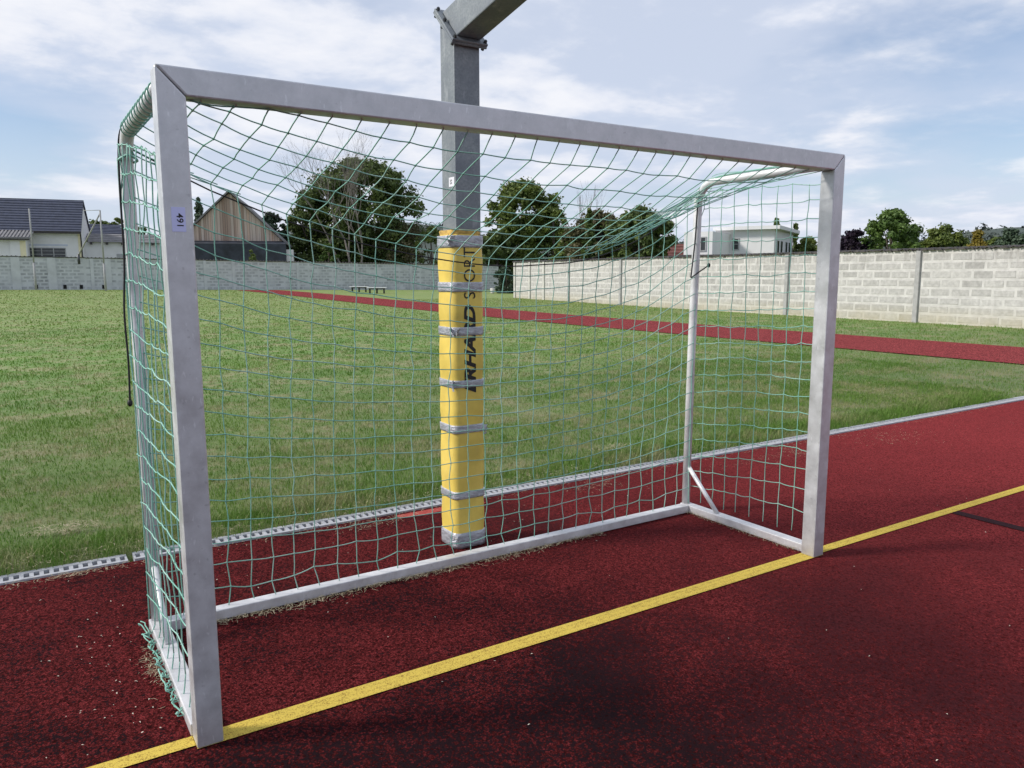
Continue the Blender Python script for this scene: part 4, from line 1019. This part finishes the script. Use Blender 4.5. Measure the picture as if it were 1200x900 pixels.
# ------------------------------------------------------------------ grass blades on the lawn
def blades(name, mat, specs, seed=2):
    rng = np.random.default_rng(seed); V = []; nb = 0
    for (xa, xb, ya, yb, dens, h, wd) in specs:
        n = int((xb-xa)*(yb-ya)*dens); x = rng.uniform(xa, xb, n); y = rng.uniform(ya, yb, n)
        dxx, dyy = x-CAM.x, y-CAM.y; ang_ = np.degrees(np.arctan2(dxx, dyy))
        keep = (ang_ > -14) & (ang_ < 80) & ~((x > 13.42) & (x < 16.68)) & (x < 22.1+.065*y)
        x, y = x[keep], y[keep]; n = len(x)
        clump = 0.5+0.5*np.sin(x*2.1+1.3*np.sin(y*1.7))*np.sin(y*2.7+x*.6)
        edge = np.where(y < 2.35, 1.35, 1.0)
        hh = h*(0.5+0.7*rng.random(n))*(0.75+.5*clump)*edge; ww = wd*(0.6+.8*rng.random(n))
        th = rng.uniform(0, 2*PI, n); ln = rng.uniform(.1, .9, n)*hh; lt = th+rng.normal(0, .9, n)+PI/2
        sx, sy = np.cos(th)*ww/2, np.sin(th)*ww/2; lx, ly = np.cos(lt)*ln, np.sin(lt)*ln
        z = terr_np(x, y)-.012
        b0 = np.stack([x-sx, y-sy, z], 1); b1 = np.stack([x+sx, y+sy, z], 1)
        m0 = np.stack([x-sx*.8+lx*.35, y-sy*.8+ly*.35, z+hh*.62], 1); m1 = np.stack([x+sx*.8+lx*.35, y+sy*.8+ly*.35, z+hh*.62], 1)
        tp = np.stack([x+lx, y+ly, z+hh*.98], 1)
        V.append(np.stack([b0, b1, m1, m0, tp], 1).reshape(-1, 3)); nb += n
    v = np.concatenate(V); k = np.arange(nb)*5
    loops = np.stack([k, k+1, k+2, k+3, k+3, k+2, k+4], 1).ravel()
    st_ = np.stack([np.arange(nb)*7, np.arange(nb)*7+4], 1).ravel()
    return link(name, np_mesh(name, v, loops, st_), mat, None, False, True, 'stuff')
blades('grass', 'blade', [
    (-2.5, 9.5, 2.02, 2.45, 3600, .075, .0045), (-2.5, 9.5, 2.0, 2.06, 500, .05, .004), (-3, 10, 2.3, 4.2, 3000, .045, .0045), (-4, 12, 4.2, 7, 1400, .042, .006),
    (-5, 13.4, 7, 12, 520, .042, .010), (-6, 13.4, 12, 22, 190, .042, .017), (-10, 13.4, 22, 34, 55, .045, .03), (-12, 13.4, 34, 46, 30, .045, .04), (-12, 15, 46, 59, 18, .045, .05), (16.7, 24.4, 3, 36, 130, .06, .012), (8, 13.4, 2.05, 7, 700, .045, .006)])
# dead grass, cuttings and chips lying on the court
def scatter(name, mat, pts, lmin, lmax, wd, seed, up=.012, kind='stuff'):
    rng = np.random.default_rng(seed); pts = np.array(pts); n = len(pts)
    th = rng.uniform(0, 2*PI, n); L_ = rng.uniform(lmin, lmax, n)/2; c, s = np.cos(th), np.sin(th)
    z = rng.uniform(.004, up, n); dz = rng.uniform(-.3, .3, n)*L_; w = wd*(0.6+.8*rng.random(n))/2
    bw = rng.normal(0, .25, n)*L_                      # a slight curl sideways
    P0 = np.stack([pts[:,0]-c*L_, pts[:,1]-s*L_, z], 1); P1 = np.stack([pts[:,0]-s*bw, pts[:,1]+c*bw, z+np.abs(dz)+.001], 1); P2 = np.stack([pts[:,0]+c*L_, pts[:,1]+s*L_, z+np.abs(dz)*.3], 1)
    o_ = np.stack([-s*w, c*w, np.zeros(n)], 1)
    v = np.stack([P0-o_*.5, P0+o_*.5, P1+o_, P1-o_, P2], 1).reshape(-1,3); k = np.arange(n)*5
    loops = np.stack([k, k+1, k+2, k+3, k+3, k+2, k+4], 1).ravel(); st_ = np.stack([np.arange(n)*7, np.arange(n)*7+4], 1).ravel()
    return link(name, np_mesh(name, v, loops, st_), mat, None, False, True, kind)
rng = np.random.default_rng(5); P_ = []
n = 1200; xx = rng.uniform(.05, 2.3, n); P_.append(np.stack([xx, .918-np.abs(rng.normal(0, .016, n))*(1+1.2*np.sin(xx*3)**2), ], 1))
n = 260; P_.append(np.stack([3.012-np.abs(rng.normal(0, .012, n)), rng.uniform(.1, .95, n)], 1))
n = 110; P_.append(np.stack([rng.normal(-.125, .02, n), rng.normal(.62, .10, n)], 1))
n = 900; P_.append(np.stack([rng.uniform(-2, 9, n), 1.905-np.abs(rng.normal(0, .05, n))], 1))
for cx, cy, sx_, sy_, m in ((-.30,1.86,.12,.02,160), (1.25,1.80,.15,.05,140), (2.9,1.72,.12,.05,100), (5.0,1.65,.10,.12,140), (6.2,1.55,.25,.15,180), (4.5,1.6,.3,.04,80)):
    P_.append(np.stack([rng.normal(cx, sx_, m), rng.normal(cy, sy_, m)], 1))
scatter('dry_grass', 'straw', np.concatenate(P_), .008, .045, .002, 6, .018)
n = 130; P_ = [np.stack([rng.uniform(-1.3, 8, n), rng.uniform(-1.6, 1.88, n)], 1)]
n = 90; P_.append(np.stack([rng.uniform(-1.3, 3, n), rng.uniform(.9, 1.88, n)], 1))
n = 50; P_.append(np.stack([rng.normal(-.22, .10, n), rng.uniform(.1, 1.1, n)], 1))
P_ = np.concatenate(P_); scatter('litter_chips', 'litter', P_, .003, .014, .004, 8, .005)
# worn dead-grass humps at the lawn's near edge
rng = np.random.default_rng(15); P_ = [np.stack([rng.normal(-.33, .08, 200), rng.normal(2.62, .025, 200)], 1), np.stack([rng.uniform(-2, 5, 900), rng.uniform(2.04, 2.14, 900)], 1), np.stack([rng.normal(3.75, .1, 200), rng.normal(2.5, .05, 200)], 1)]
o = scatter('dead_grass', 'straw', np.concatenate(P_), .02, .07, .003, 16, .06)
